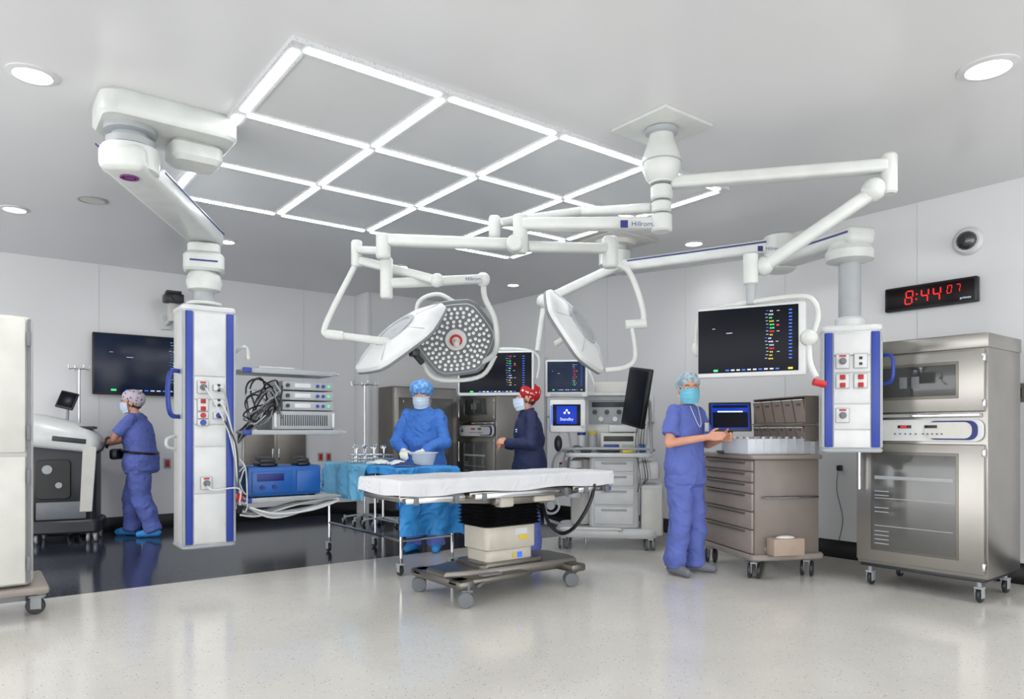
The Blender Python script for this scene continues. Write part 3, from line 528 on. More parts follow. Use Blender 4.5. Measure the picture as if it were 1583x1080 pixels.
# ---------------------------------------------------------------- second monitor
c=W(766,577,6.6); t=thing('boom_monitor','farther boom monitor in a white yoke behind the middle surgical light','monitor',c,-45)
ob('bezel',MB().box((0,0,0),(.72,.05,.42),.02),WH,t); s=ob('screen',box((0,-.027,.005),(.68,.004,.37),.001),SCR,t); readout(s,.66,.37,-.031,0,seed=9,dens=1.2)
ob('yoke',MB().tube([W(829,585,6.6),W(832,555,6.6),W(815,542,6.6),W(766,540,6.6),W(716,546,6.6),W(707,560,6.6)],.018,n=12).cyl(W(830,542,6.6),W(840,470,6.6),.025),OFF,t,1)
ob('spring_arm',MB().beam(W(840,465,6.6),W(960,408,6.8),.09,.09,.03),OFF,t,1); ob('arm_joint',MB().ell(W(840,466,6.6),(.07,.07,.07)),OFF,t,1)
# ---------------------------------------------------------------- clock, dome, wall plates
cl=lambda px,py:(lambda Y:W(px,py,Y))(UR/(R.x*(px-791)/f+F.x))
c=cl(1440,457); t=thing('wall_clock','black digital clock with red numerals on the right wall','clock',c,-90)
ob('case',MB().box((0,-.03,0),(.70,.06,.2),.012),BK,t); ob('clock_face',box((0,-.061,0),(.66,.003,.165),.001),mm('clock_glass',(16,5,7),.3,spec=.2),t)
k=MB(); segs={'0':'abcdef','4':'bcfg','7':'abc','8':'abcdefg'}
def seg(mb,ch,x,z,hh):
    w=hh*.5; th=hh*.09; P={'a':(0,hh/2,1),'g':(0,0,1),'d':(0,-hh/2,1),'b':(w/2,hh/4,0),'c':(w/2,-hh/4,0),'f':(-w/2,hh/4,0),'e':(-w/2,-hh/4,0)}
    for s in segs[ch]:
        a,b,hz=P[s]; mb.box((x+a+.15*b,-.064,z+b),(w-th if hz else th,.003,th if hz else hh/2-th),0)
for ch,x in (('8',-.15),('4',-.03),('4',.06)): seg(k,ch,x,0,.105)
for ch,x in (('0',.155),('7',.215)): seg(k,ch,x,.022,.06)
k.box((-.09,-.064,.02),(.012,.003,.012),0).box((-.093,-.064,-.02),(.012,.003,.012),0); ob('numerals',k,RR,t); ob('lettering',txt(MB(),'primex',.028,FT(.27,-.064,-.06)),RL,t)
c=cl(1497,373); t=thing('dome_camera','round white dome security camera above the clock','camera',c,-90); M=Rot(90,'X')
ob('mount_ring',MB().lathe([(.11,0),(.11,.02),(.09,.045),(.075,.045)],M),WH,t); ob('dome',MB().ell((0,-.045,0),(.075,.055,.075)),GLS,t); ob('lens',MB().cyl((-.01,-.09,0),(-.01,-.105,0),.022),BK,t)
c=cl(1575,607); t=thing('wall_switch','steel wall control plate at the right edge','switch',c,-90); ob('plate',MB().box((0,-.006,0),(.12,.012,.14),.003),ST,t); ob('button',MB().box((0,-.016,0),(.05,.012,.07),.003),DG,t)
t=thing('wall_cable','thin dark cable hanging down the wall between cart and steel cabinet','cable',cl(1300,740),-90); ob('plug',MB().box((0,-.03,0.1),(.04,.05,.05),.008),DG,t); ob('cable_run',MB().tube([(0,-.05,.1),(-.01,-.06,-.1),(.04,-.05,-.35),(.0,-.04,-.55)],.004,n=6),MG,t)
wl=lambda px,py:(lambda Y:W(px,py,Y))(VL/(R.y*(px-791)/f+F.y))
for i,(px,py,m,d) in enumerate(((258,716,RD,'red outlet on the left wall beside the walking person'),(495,706,RD,'left of two red outlets on the wall behind the boom shelf'),(507,706,RD,'right of two red outlets on the wall behind the boom shelf'),(102,615,DG,'grey wall switch beside the left iv pole'))):
    t=thing('wall_outlet',d,'outlet',wl(px,py)); ob('plate',MB().box((0,-.004,0),(.08,.008,.12),.003),GR,t); ob('socket',MB().box((0,-.01,0),(.045,.008,.08),.003),m,t)
t=thing('wall_hatch','stainless steel pass through hatch low on the left wall','hatch',wl(424,740)); ob('frame',MB().bb((-.42,-.03,0),(.42,0,.66),.006),ST,t)
for s in (-1,1): d=ob('door',MB().bb((s*.21-.19,-.045,.04),(s*.21+.19,-.03,.62),.004),SD,t); ob('handle',MB().bb((s*.04-.01,-.06,.25),(s*.04+.01,-.045,.4),.003),CH,d)
# ---------------------------------------------------------------- warming cabinets
def warmer(loc,rz,label,w=.86,d=.6,zt=1.80):
    t=thing('warming_cabinet',label,'cabinet',loc,rz); hw=w/2
    ob('body',MB().bb((-hw,0,.17),(hw,d,zt-.02),.006),ST,t); ob('top_hood',MB().bb((-hw-.008,-.015,zt-.10),(hw+.008,d,zt),.01),ST,t)
    for z0,z1,wz0,wz1 in ((1.28,zt-.11,1.39,1.60),(.2,1.06,.30,.98)):
        dd=ob('door',MB().bb((-hw+.01,-.04,z0),(hw-.01,-.002,z1),.008),ST,t)
        up=wz1-wz0<.4
        ob('window_frame',MB().bb((-hw+.12,-.046,wz0-.02),(hw-.16,-.038,wz1+.02),.003),SD,dd); gl=ob('glass',MB().bb((-hw+.135,-.05,wz0),(hw-.175,-.044,wz1),.002),DGL if up else CGL,dd)
        k=MB()
        if not up:
            k.bb((-hw+.15,-.053,.80),(hw-.19,-.05,.825),.001)
            for z in (.33,.36,.39,.42,.56,.59,.68,.71): k.bb((-hw+.15,-.0515,z),(-hw+.25,-.05,z+.006),0)
            for z in (.46,.66): k.bb((-hw+.15,-.0515,z),(hw-.19,-.05,z+.005),0)
            ob('rack_line',k,GR,dd)
        else:
            for x in (-.08,.0): k.bb((x-.026,-.0525,1.45),(x+.026,-.05,1.53),.001)
            ob('vent_slot',k,MG,dd)
        ob('handle',MB().tube([(-hw+.05,-.04,z1-.06),(-hw+.05,-.075,z1-.06),(-hw+.05,-.075,z1-.06-min(.28,(z1-z0)*.6)),(-hw+.05,-.04,z1-.06-min(.28,(z1-z0)*.6))],.009,sub=1),CH,dd)
        ob('hinge',MB().bb((hw-.02,-.05,z0+.03),(hw,-.03,z0+.08),.003).bb((hw-.02,-.05,z1-.08),(hw,-.03,z1-.03),.003),CH,dd)
    ob('grip_ledge',MB().bb((-hw+.03,-.06,1.245),(hw-.03,-.01,1.27),.004),CH,t)
    q=ob('control_panel',MB().prism(rr(w-.03,.15,.05),0,.02,FT(0,-.02,1.155),.003),WH,t)
    ob('blue_trim',MB().prism(rr(w*.36,.13,.05),0,.004,FT(hw-.2,-.041,1.155)),NB,q); ob('trim_inner',MB().prism(rr(w*.34,.11,.045),0,.003,FT(hw-.225,-.0455,1.155)),WG,q)
    ob('display',MB().bb((-.12,-.046,1.17),(-.03,-.04,1.19),.001).bb((.06,-.052,1.17),(.14,-.046,1.19),.001),BK,q); k=MB()
    for i in range(5): k.cyl((-.14+.035*i,-.046,1.13),(-.14+.035*i,-.04,1.13),.006,n=10).cyl((.05+.03*i,-.054,1.13),(.05+.03*i,-.048,1.13),.006,n=10)
    ob('button',k,MG,q); ob('display_digits',MB().bb((-.10,-.048,1.175),(-.06,-.046,1.186),0),RR,q)
    kk=MB()
    for a in (90,210,330): kk.cyl((-.34+.016*math.cos(math.radians(a)),-.046,1.158+.016*math.sin(math.radians(a))),(-.34+.016*math.cos(math.radians(a)),-.04,1.158+.016*math.sin(math.radians(a))),.010,n=10)
    ob('emblem',kk,NB,q)
    ob('base_plate',MB().bb((-hw+.02,.01,.145),(hw-.02,d-.01,.172),.003),DG,t)
    for x in (-hw+.07,hw-.07):
        for y in (.05,d-.08): caster(t,x,y,.05)
    return t
warmer((5.30,2.20,0),-90,'tall two door stainless steel warming cabinet on casters against the right wall')
warmer((5.62,8.1,0),-90,'distant stainless warming cabinet behind the person in the red floral cap',.86,.6,1.72)
t=thing('supply_cabinet','grey steel supply cabinet behind the gowned person','cabinet',(4.95,8.4,0)); ob('body',MB().bb((-.5,0,.08),(.5,.42,1.75),.01),SD,t)
for x in (-.25,.25):
    d=ob('door',MB().bb((x-.24,-.025,.1),(x+.24,-.002,1.73),.006),ST,t); ob('glass',MB().bb((x-.18,-.03,.2),(x+.18,-.024,1.6),.002),CGL,d); ob('handle',MB().cyl((x-.2*(1 if x>0 else -1),-.05,.8),(x-.2*(1 if x>0 else -1),-.05,1.1),.008),CH,d)
ob('plinth',MB().bb((-.48,.02,0),(.48,.4,.08),0),BK,t)
# ---------------------------------------------------------------- drawer cart
CL=(5.22,3.42,0); t=thing('supply_cart','taupe drawer cart on large casters between the standing person and the steel cabinet','cart',CL,-115.5); CM=WM[t.name]
hw,hd=.41,.28
ob('body',MB().bb((-hw,-hd,.19),(hw,hd,.93),.015),TP,t)
for z0,z1 in ((.84,.915),(.755,.83),(.67,.745),(.53,.66),(.39,.52),(.2,.38)):
    d=ob('drawer',MB().bb((-hw+.015,-hd-.02,z0),(hw-.015,-hd,z1),.007),TPL,t); ob('pull',MB().bb((-.3,-hd-.034,z1-.022),(.3,-hd-.018,z1-.008),.004),TD,d)
ob('top',MB().prism(rr(2*hw+.05,2*hd+.06,.04),.93,.966,b=.01),TPL,t); ob('bumper',MB().prism(rr(2*hw+.07,2*hd+.07,.05),.15,.195,b=.012),TPL,t)
ob('side_rail',MB().tube([(hw,-.22,.64),(hw+.04,-.22,.64),(hw+.04,.24,.64),(hw,.24,.64)],.01,sub=1),CH,t)
for x,y in ((-.35,-.23),(.35,-.23),(-.35,.23),(.35,.23)): caster(t,x,y-.02,.062,a=50,tw=1)
def ct(name,label,cat,x,y,z,rz=0,group=None): return thing(name,label,cat,CM@V((x,y,z)),-115.5+rz,group)
t=ct('glove_box','small tan box of white gloves mounted on the cart side','box',hw+.065,-.06,.20); ob('box_shell',MB().bb((-.055,-.13,0),(.055,.13,.13),.006),CARD,t); ob('glove_tuft',MB().ell((0,0,.132),(.035,.08,.016)),GLOVE,t); ob('bracket',MB().bb((-.062,-.14,.02),(-.055,.14,.05),.002),CH,t)
t=ct('supply_tray','white divided tray packed with small bottles on the cart top','tray',.17,-.02,.968)
k=MB().bb((-.2,-.30,0),(.2,.25,.012),.003).bb((-.2,-.30,0),(-.19,.25,.12),.002).bb((.19,-.30,0),(.2,.25,.12),.002).bb((-.2,-.30,0),(.2,-.29,.12),.002).bb((-.2,.24,0),(.2,.25,.12),.002); ob('tray_shell',k,CLR,t)
k=MB()
for i in range(1,8): k.bb((-.19,-.30+.069*i,.012),(.205,-.296+.069*i,.122),0)
k.bb((-.002,-.29,.012),(.002,.24,.1),0); ob('divider',k,CLR,t)
for i in range(8):
    for j in range(4):
        b=ct('vial','small clear capped vial standing in the white cart tray','vial',.17-.145+.095*j,-.285+.069*i,.982,group='vials in the cart tray'); ob('bottle',MB().lathe([(.02,0),(.02,.08),(.011,.095),(.011,.1)],n=12),(WH,CLR)[(i+j)%2],b); ob('lid',MB().lathe([(.014,.098),(.014,.122),(.005,.124)],n=12),(WH,GR,WH)[i%3],b)
for z0,z1,nn,l in ((1.08,1.19,6,'lower row of smoky tilt bins above the cart tray'),(1.215,1.42,5,'upper row of larger smoky tilt bins above the cart')):
    t=ct('tilt_bin_rack',l,'bin rack',0,.23,z0,-90); L=.74; hh=z1-z0
    ob('rack_back',MB().bb((-.07,-L/2,0),(-.06,L/2,hh),.002),TP,t); ob('rack_shelf',MB().bb((-.07,-L/2,-.012),(.07,L/2,0),.003),TP,t); ob('rack_cover',MB().bb((-.07,-L/2,hh),(.06,L/2,hh+.01),.003),TP,t)
    for y in (-L/2,L/2): ob('rack_end',MB().bb((-.07,y-.004,0),(.05,y+.004,hh),.001),TP,t)
    for i in range(nn):
        y=-L/2+L/nn*(i+.5); w=L/nn*.45; q=ob('tilt_bin',MB().ring([[V((.03,y-w,.004)),V((.03,y+w,.004)),V((-.055,y+w,.004)),V((-.055,y-w,.004))],[V((.066,y-w,hh*.9)),V((.066,y+w,hh*.9)),V((-.055,y+w,hh*.94)),V((-.055,y-w,hh*.94))]]),SMK,t)
        ob('bin_lip',MB().box((.068,y,hh*.9),(.008,w*2,.01),.002),WG,q); ob('bin_pull',MB().box((.062,y,hh*.72),(.008,w*.8,.014),.002),TD,q)
    if z0<1.15:
        for s in (-.36,.36): ob('post',MB().bb((-.075,s-.01,-.112),(-.055,s+.01,0.35),.002),GR,t)
tb=V((W(1128,668,5.85))); t=thing('tablet_computer','tablet computer tilted on a stand at the left of the cart','tablet',V((tb.x,tb.y,.968)),-48)
M=T(V((0,0,.30)))@Rot(-14,'X'); ob('shell',MB().box((0,0,0),(.34,.02,.25),.01).xf(M),BK,t); s=ob('screen',box((0,-.012,0),(.30,.003,.21),.001).xf(M),SB,t); ob('screen_panel',MB().box((-.0,-.0145,-.03),(.28,.002,.13),0).box((0,-.0145,.085),(.28,.002,.02),0).xf(M),SCR,s); ob('screen_bar',MB().box((.0,-.0165,.04),(.2,.002,.012),0).xf(M),RL,s)
ob('stand',MB().beam((0,.03,.02),(0,.02,.25),.05,.02,.005),DG,t); ob('stand_base',MB().box((0,.03,.01),(.2,.16,.02),.008),DG,t)
# ---------------------------------------------------------------- anaesthesia machine
AL=(5.08,5.05,0); AR=-46; t=thing('anesthesia_machine','white anesthesia machine on casters with drawers, worktop and hoses','medical machine',AL,AR); AM=WM[t.name]
ob('base',MB().prism(rr(1.0,.66,.12),.12,.21,b=.025),WH,t); ob('foot_bar',MB().tube([(-.42,-.34,.2),(-.40,-.42,.22),(.1,-.42,.22),(.12,-.34,.2)],.015),WH,t)
ob('drawer_cabinet',MB().prism([(p[0]+.07,p[1]+.015) for p in rr(.48,.58,.06)],.21,.9,b=.012),WH,t)
for z0,z1 in ((.25,.42),(.44,.60),(.62,.74),(.76,.87)): d=ob('drawer',MB().bb((-.12,-.298,z0),(.26,-.27,z1),.012),WH,t); ob('pull',MB().bb((-.05,-.311,z1-.04),(.19,-.295,z1-.02),.004),GR,d)
ob('left_cabinet',MB().bb((-.36,-.12,.21),(-.16,.3,.88),.04),WG,t); ob('suction_canister',MB().lathe([(.045,.62),(.055,.64),(.06,.80),(.064,.80),(.064,.82),(.02,.83)],T(V((-.42,-.16,0)))),CLR,t); ob('canister_lid',MB().cyl((-.42,-.16,.82),(-.42,-.16,.84),.055),RD,t)
ob('worktop',MB().prism(rr(.84,.58,.08,6),.9,.94,T(V((.02,-.1,0))),.012),WH,t); ob('worktop_rail',MB().tube([(-.38,-.3,.95),(-.36,-.40,.98),(.38,-.40,.98),(.42,-.3,.95)],.012),GR,t)
ob('flow_panel',MB().prism([(p[0]+.02,p[1]+.115) for p in rr(.50,.27,.04)],.93,1.5,b=.01),WH,t); ob('gauge_panel',MB().bb((-.18,-.035,1.22),(.2,-.018,1.46),.006),GR,t)
for x,zz in ((-.12,1.34),(0,1.34),(.12,1.34),(-.06,1.27),(.08,1.27)): ob('flow_knob',MB().cyl((x,-.06,zz),(x,-.03,zz),.024),(DG,WH)[zz<1.3],t)
ob('gauge_strip',MB().bb((-.15,-.04,1.39),(.17,-.033,1.44),.002),DG,t)
ob('module_rack',MB().bb((-.06,-.16,.94),(.30,-.02,1.13),.012),WG,t); ob('module_slot',MB().bb((-.03,-.166,1.05),(.26,-.158,1.10),.003),DG,t); ob('module_slot',MB().bb((-.03,-.166,.97),(.12,-.158,1.02),.003),BL,t); ob('module_slot',MB().bb((.15,-.166,.97),(.26,-.158,1.02),.003),GR,t)
ob('upper_module',MB().bb((.02,-.14,1.14),(.30,-.03,1.21),.012),WH,t); ob('side_module',MB().bb((.28,-.10,1.0),(.40,.16,1.34),.02),WG,t); ob('side_module',MB().bb((.28,-.08,1.36),(.38,.14,1.50),.02),WH,t)
ob('vaporizer',MB().cyl((-.14,-.12,.95),(-.14,-.12,1.13),.042),GR,t); ob('vaporizer_cap',MB().cyl((-.14,-.12,1.12),(-.14,-.12,1.15),.045),YE,t)
ob('vaporizer',MB().cyl((-.25,-.12,.95),(-.25,-.12,1.11),.04),WH,t); ob('vaporizer_cap',MB().cyl((-.25,-.12,1.11),(-.25,-.12,1.14),.043),BL,t)
ob('top_shelf',MB().bb((-.30,-.12,1.5),(.34,.27,1.53),.008),WH,t); ob('top_module',MB().bb((-.12,-.08,1.53),(.22,.2,1.64),.015),WG,t)
ob('side_box',MB().bb((.33,-.28,.14),(.54,.12,.64),.03),WH,t); ob('side_box_door',MB().bb((.345,-.292,.17),(.525,-.28,.60),.006),WG,t)
ob('absorber',MB().cyl((-.32,-.2,.5),(-.32,-.2,.78),.075),CLR,t); ob('absorber_cap',MB().cyl((-.32,-.2,.79),(-.32,-.2,.86),.09),WH,t)
ob('side_arm_box',MB().bb((.30,-.34,.68),(.50,-.05,.86),.04),WH,t)
ob('bag_arm_tube',MB().tube([(-.34,-.22,.95),(-.36,-.3,1.12),(-.42,-.36,1.2),(-.46,-.38,1.1)],.012),WH,t); ob('breathing_bag',MB().ell((-.46,-.38,1.03),(.04,.04,.08)),DG,t)
ob('monitor_pole',MB().cyl((-.62,0,.2),(-.62,0,1.9),.016),GR,t); ob('pole_bracket',MB().beam((-.62,0,1.66),(-.38,0,1.66),.03,.03),GR,t); ob('pole_bracket',MB().beam((-.62,0,1.3),(-.2,0.05,1.3),.03,.03),GR,t); ob('pole_bracket',MB().beam((-.62,0,.25),(-.4,0,.18),.04,.03),GR,t)
for x in (-.42,.42):
    for y in (-.26,.26): caster(t,x,y,.055,m=WH,wm=MG,tw=1)
for i in range(4):
    x=-.38+.05*i; ob('breathing_hose',MB().tube([(x+.06,-.25,.95),(x-.08,-.30,.94+.02*i),(x-.14,-.30,.82),(x-.12,-.28,.66-.03*i),(x-.02,-.26,.58),(x+.05,-.24,.66)],.012),(GR,WH,GR,MG)[i],t)
ob('hose_coil',MB().tube([(-.54+.08*math.cos(a),-.3+.006*a,.42+.08*math.sin(a)) for a in [PI*j/4 for j in range(17)]],.011),WH,t); ob('coil_hub',MB().cyl((-.54,-.3,.42),(-.54,-.24,.42),.04),WH,t)
ob('basket_item',MB().box((.02,-.27,.97),(.22,.1,.05),.015),DG,t); ob('basket_item',MB().box((-.2,-.27,.96),(.1,.12,.04),.01),DG,t); ob('basket_item',MB().box((.2,-.27,.955),(.1,.12,.03),.01),YE,t); ob('basket_item',MB().box((.34,-.16,.98),(.08,.1,.08),.01),CB,t)
def at(name,label,cat,px,py,Y,rz): return thing(name,label,cat,W(px,py,Y),rz)
t=at('patient_monitor','upper white framed monitor on the anesthesia machine','monitor',875,585,6.75,-42); ob('bezel',MB().box((0,0,0),(.41,.06,.36),.02),WH,t); s=ob('screen',box((0,-.032,.015),(.36,.004,.29),.001),mm('screen_slate',(24,34,54),.3,em=.4,spec=.15),t); readout(s,.36,.27,-.036,.015,seed=4); ob('button_strip',MB().box((0,-.033,-.155),(.3,.004,.02),.001),GR,t)
t=at('ventilator_display','lower white framed blue display reading Standby','monitor',877,643,6.65,-40); ob('bezel',MB().box((0,0,0),(.34,.07,.31),.02),WH,t); s=ob('screen',box((-.01,-.037,.01),(.26,.004,.2),.001),mm('screen_black',(8,10,16),.3,em=.1,spec=.15),t); ob('screen_window',box((-.01,-.041,.01),(.19,.003,.17),.001),SB,s)
ob('lettering',txt(MB(),'Standby',.040,FT(-.01,-.044,-.03)),RL,s); ob('emblem',MB().cyl((-.01,-.045,.055),(-.01,-.042,.055),.011).cyl((-.03,-.045,.03),(-.03,-.042,.03),.011).cyl((.01,-.045,.03),(.01,-.042,.03),.011).beam((-.03,-.043,.03),(-.01,-.043,.055),.004,.006,0).beam((.01,-.043,.03),(-.01,-.043,.055),.004,.006,0),RL,s); ob('knob',MB().cyl((.14,-.05,-.1),(.14,-.035,-.1),.014),GR,t); ob('side_light',box((-.15,-.037,.01),(.015,.003,.18),0),RC,t)
M=Rot(8,'Y')@Rot(-6,'X'); t=at('charting_screen','tall dark portrait screen on an arm beside the anesthesia machine','monitor',984,614,6.45,-110); ob('bezel',MB().box((0,0,0),(.40,.045,.54),.012).xf(M),BK,t); ob('screen',box((0,-.025,0),(.36,.004,.49),.001).xf(M),SCR,t); ob('support_arm',MB().beam((0,.03,0),(.02,.12,-.05),.05,.05),GR,t); ob('support_post',MB().beam((.02,.12,-.03),(.02,.14,-.5),.03,.03),GR,t)
for i in range(5):
    x=985+4*i; ob('patient_lead',MB().tube([W(x,655,6.75),W(x-3,690,6.7),W(x+4,735,6.7),W(x,760-5*i,6.75)],.004,n=6),(DG,GR,BK)[i%3],label='thin lead hanging at the right side of the anesthesia machine',cat='cable',group='leads on the anesthesia machine')
t=thing('supply_rack','small wall mounted rack of supplies behind the anesthesia machine','rack',V((UR,5.6,1.25)),-90); ob('rack_shelf',MB().bb((-.15,-.1,0),(.15,0,.02),.003),WH,t); ob('rack_back',MB().bb((-.15,-.02,0.02),(.15,0,.3),.003),WH,t); ob('glove_carton',MB().bb((-.13,-.09,.02),(0,-.02,.16),.003),CB,t); ob('paper_carton',MB().bb((.01,-.09,.02),(.13,-.02,.12),.003),WG,t)
t=thing('bag_arm','white articulated holder arm behind the anesthesia machine','arm',flr(W(905,560,7.35))); ob('pole',MB().cyl(flr(W(905,540,7.35)),W(905,540,7.35),.014),CH,t,1); ob('holder',MB().tube([W(905,560,7.35),W(920,600,7.2),W(928,640,7.15)],.012),WH,t,1)
t=thing('step_stool','blue wheeled stool base behind the instrument table','stool',flr(G(592,812))); ob('seat',MB().lathe([(.16,.42),(.18,.44),(.18,.48),(.15,.5)]),CB,t); ob('stem',MB().cyl((0,0,.1),(0,0,.43),.02),CH,t); k=MB()
for i in range(5): a=2*PI*i/5; k.beam((0,0,.1),(.24*math.cos(a),.24*math.sin(a),.075),.03,.02,.004)
ob('base',k,GR,t)
for i in range(5): a=2*PI*i/5; caster(t,.23*math.cos(a),.23*math.sin(a),.026)
# ---------------------------------------------------------------- people
def bake(mb,vox,sm=3,disp=0,seed=0):
    me=bpy.data.meshes.new('b'); me.from_pydata([tuple(p) for p in mb.v],[],mb.f); me.update()
    bm=bmesh.new(); bm.from_mesh(me); bmesh.ops.recalc_face_normals(bm,faces=bm.faces); bm.to_mesh(me); bm.free()
    o=bpy.data.objects.new('b',me); COL.objects.link(o); r=o.modifiers.new('r','REMESH'); r.mode='VOXEL'; r.voxel_size=vox
    s=o.modifiers.new('s','SMOOTH'); s.iterations=sm; s.factor=.5
    dg=bpy.context.evaluated_depsgraph_get(); m=bpy.data.meshes.new_from_object(o.evaluated_get(dg)); bpy.data.objects.remove(o); bpy.data.meshes.remove(me)
    if disp:
        cs=[]
        for v in m.vertices:
            x,y,z=v.co; wv=math.sin((z*26+x*14*(1 if int(seed)%2 else -1)+y*9+3.0*noise.noise(V((x*5+seed,y*5,z*5)))))
            cs.append(v.co+v.normal*disp*(.3+.7*noise.noise(V((x*7+seed,y*7,z*9)))+.45*wv*noise.noise(V((x*3,y*3+seed,z*3+9)))*1.6+.5*abs(noise.noise(V((x*16,y*16+seed,z*20))))))
        for v,c in zip(m.vertices,cs): v.co=c
    return m
def hand(P,w,d,n,side,curl=.45,g=0):
    w=V(w);d=V(d).normalized();n=V(n);n=(n-d*n.dot(d)).normalized();s=d.cross(n)*side
    for i in range(4):
        kx=w+d*(.082-.006*abs(i-1))+s*(.027-.019*i); P.cap(w+d*.015+s*(.012-.009*i),.015+g,kx,.0115+g,10)
        p=kx;a=0
        for q,rr_ in ((.45,.0095),(.3,.0085),(.25,.0078)):
            a+=curl; e=p+(d*math.cos(a)+n*math.sin(a))*((.072,.08,.075,.058)[i]*q); P.cap(p,rr_+g,e,rr_*.93+g,8); p=e
    b=w+d*.025+s*.02; e=b+(d*.55+s*.75+n*.3).normalized()*.042; P.cap(b,.015+g,e,.011+g,8); P.cap(e,.0105+g,e+(d*.85+s*.3+n*.35).normalized()*.032,.009+g,8)
def person(label,loc,rz,sc,lean,el,wr,hn,kn,an,yaw,pitch,kind,top,pant,shoe,capm,maskm,gloves=0,curl=.45,toe=(0,0),bouf=1.0,fat=1.0):
    t=thing('person',label,'person',loc,rz); t.scale=(sc,)*3
    o=lambda z:V((0,lean*max(0,z-.88),z))
    sh=[o(1.32)+V((-.155,0,0)),o(1.32)+V((.155,0,0))]; hp=[V((-.085,0,.86)),V((.085,0,.86))]; kn=[V(k) for k in kn]; an=[V(k) for k in an]; el=[V(k) for k in el]; wr=[V(k) for k in wr]
    hc=o(1.51)+V((0,-.03+lean*.03,0)); HM=T(hc)@Rot(yaw,'Z')@Rot(pitch,'X')
    B=MB(); B.loft([(o(.78),.12,.09),(o(.88),.155,.115),(o(1.0),.13,.095),(o(1.15),.145,.105),(o(1.27),.155,.1),(o(1.345),.11,.068),(o(1.375),.055,.05)])
    B.cap(o(1.35),.055,hc+V((0,.015,-.07)),.052)
    B.ell((0,.008,.012),(.075,.095,.1),HM,20); B.ell((0,-.025,-.055),(.054,.062,.062),HM,20); B.cap(HM@V((0,-.088,.004)),.008,HM@V((0,-.103,-.033)),.0125,10)
    for s in (-1,1): B.ell((s*.076,.015,-.015),(.012,.02,.032),HM,10); B.ell((s*.03,-.066,-.035),(.025,.022,.025),HM,10)
    B.cap(HM@V((-.018,-.083,-.062)),.007,HM@V((.018,-.083,-.062)),.007,8)
    toes=[]
    for i,s in enumerate((-1,1)):
        B.cap(hp[i],.088,kn[i],.058); B.cap(kn[i],.057,an[i],.037); td=Rot(toe[i],'Z')@V((0,-1,0)); B.cap(an[i]+V((0,0,-.04)),.032,V((an[i].x,an[i].y,.04))+td*.14,.028); toes.append(td)
        B.cap(sh[i],.048,el[i],.037); B.cap(el[i],.039,wr[i],.026)
        dd=V(hn[i][0]); hand(B,wr[i],dd,hn[i][1],-s,curl)
    ob('body',bake(B,.0065,3),SKIN,t,ang=180)
    k=MB(); ki=MB(); kb=MB()
    for s in (-1,1):
        k.ell((s*.031,-.0755,.006),(.0135,.0115,.009),HM,12); ki.ell((s*.031,-.0845,.006),(.006,.0045,.006),HM,10)
        kb.tube([HM@V((s*.016,-.091,.026)),HM@V((s*.032,-.088,.031)),HM@V((s*.048,-.076,.026))],.0032,n=6)
    e=ob('eyes',k,EYE,t); ob('iris',ki,IRIS,e); ob('eyebrow',kb,HAIR,t)
    ob('hair',bake(MB().ell((0,.022,.01),(.083,.09,.095),HM,16).ell((0,.06,-.03),(.06,.05,.06),HM,12),.01,2),HAIR,t,ang=180)
    cm=MB().ell((0,.024,.060),(.096*bouf,.112*bouf,.082*bouf),HM@Rot(-12,'X'),20).ell((0,.065,.03),(.088*bouf,.08*bouf,.085*bouf),HM,16); ob('surgical_cap',bake(cm,.009,2,.014,7),capm,t,ang=180)
    def mk(s,q):
        a=(s-.5)*2*math.radians(76); z=-.006-.100*q; r=.101+.013*math.exp(-(a/.35)**2)*(1-abs(q-.4)*1.2)+.0015*math.sin(q*22); r*=(1-.13*max(0,q-.6)/.4)
        return HM@V((r*math.sin(a)*.80,-r*math.cos(a)*1.03-.004,z+.012*math.cos(a)*(1-2*q)))
    m=ob('face_mask',MB().grid(mk,22,14),maskm,t,ang=180); k=MB()
    for s in (-1,1): k.tube([HM@V((s*.077,-.02,-.02)),HM@V((s*.084,.02,.02)),HM@V((s*.084,.03,-.02)),HM@V((s*.074,-.02,-.09))],.0018,n=5)
    ob('mask_loop',k,GLOVE,m)
    C=MB(); long=kind!='scrub'; g=fat*(1.08 if kind=='jacket' else 1)
    if kind=='gown': C.loft([(V((0,-.02,.42)),.27,.22),(o(.7),.24,.19),(o(.88),.215,.17),(o(1.02),.19,.145),(o(1.18),.185,.135),(o(1.27),.182,.12),(o(1.335),.155,.095),(o(1.375),.10,.075),(o(1.40),.07,.066)])
    else: C.loft([(o(.74),.185*g,.145*g),(o(.88),.19*g,.145*g),(o(1.0),.168*g,.128*g),(o(1.15),.168*g,.126*g),(o(1.26),.172,.112*g),(o(1.325),.155,.088),(o(1.36),.105,.075),(o(1.385),.072,.066)])
    for i in (0,1):
        d=(el[i]-sh[i]);
        if long: C.cap(sh[i],.058,el[i],.054); C.cap(el[i],.055,wr[i]-(wr[i]-el[i])*.06,.042)
        else: C.ell(sh[i],(.056,.058,.056)); C.cyl(sh[i],sh[i]+d*.72,.056,.070)
    ob('top_garment' if kind!='gown' else 'surgical_gown',bake(C,.010,4,.016 if kind!='gown' else .024,rz),top,t,ang=180)
    g=fat; C=MB(); C.loft([(V((0,0,.72)),.17*g,.135*g),(V((0,0,.85)),.172*g,.134*g),(V((0,0,.95)),.14*g,.11*g)])
    for i in (0,1): C.ell(hp[i],(.095*g,.1*g,.1)); C.cyl(hp[i],kn[i],.1*g,.085*g); C.ell(kn[i],(.085*g,)*3); a2=an[i]+V((0,.0,-.02)); C.cyl(kn[i],a2,.085*g,.078)
    ob('scrub_trousers',bake(C,.010,3,.020,rz+3),pant,t,ang=180)
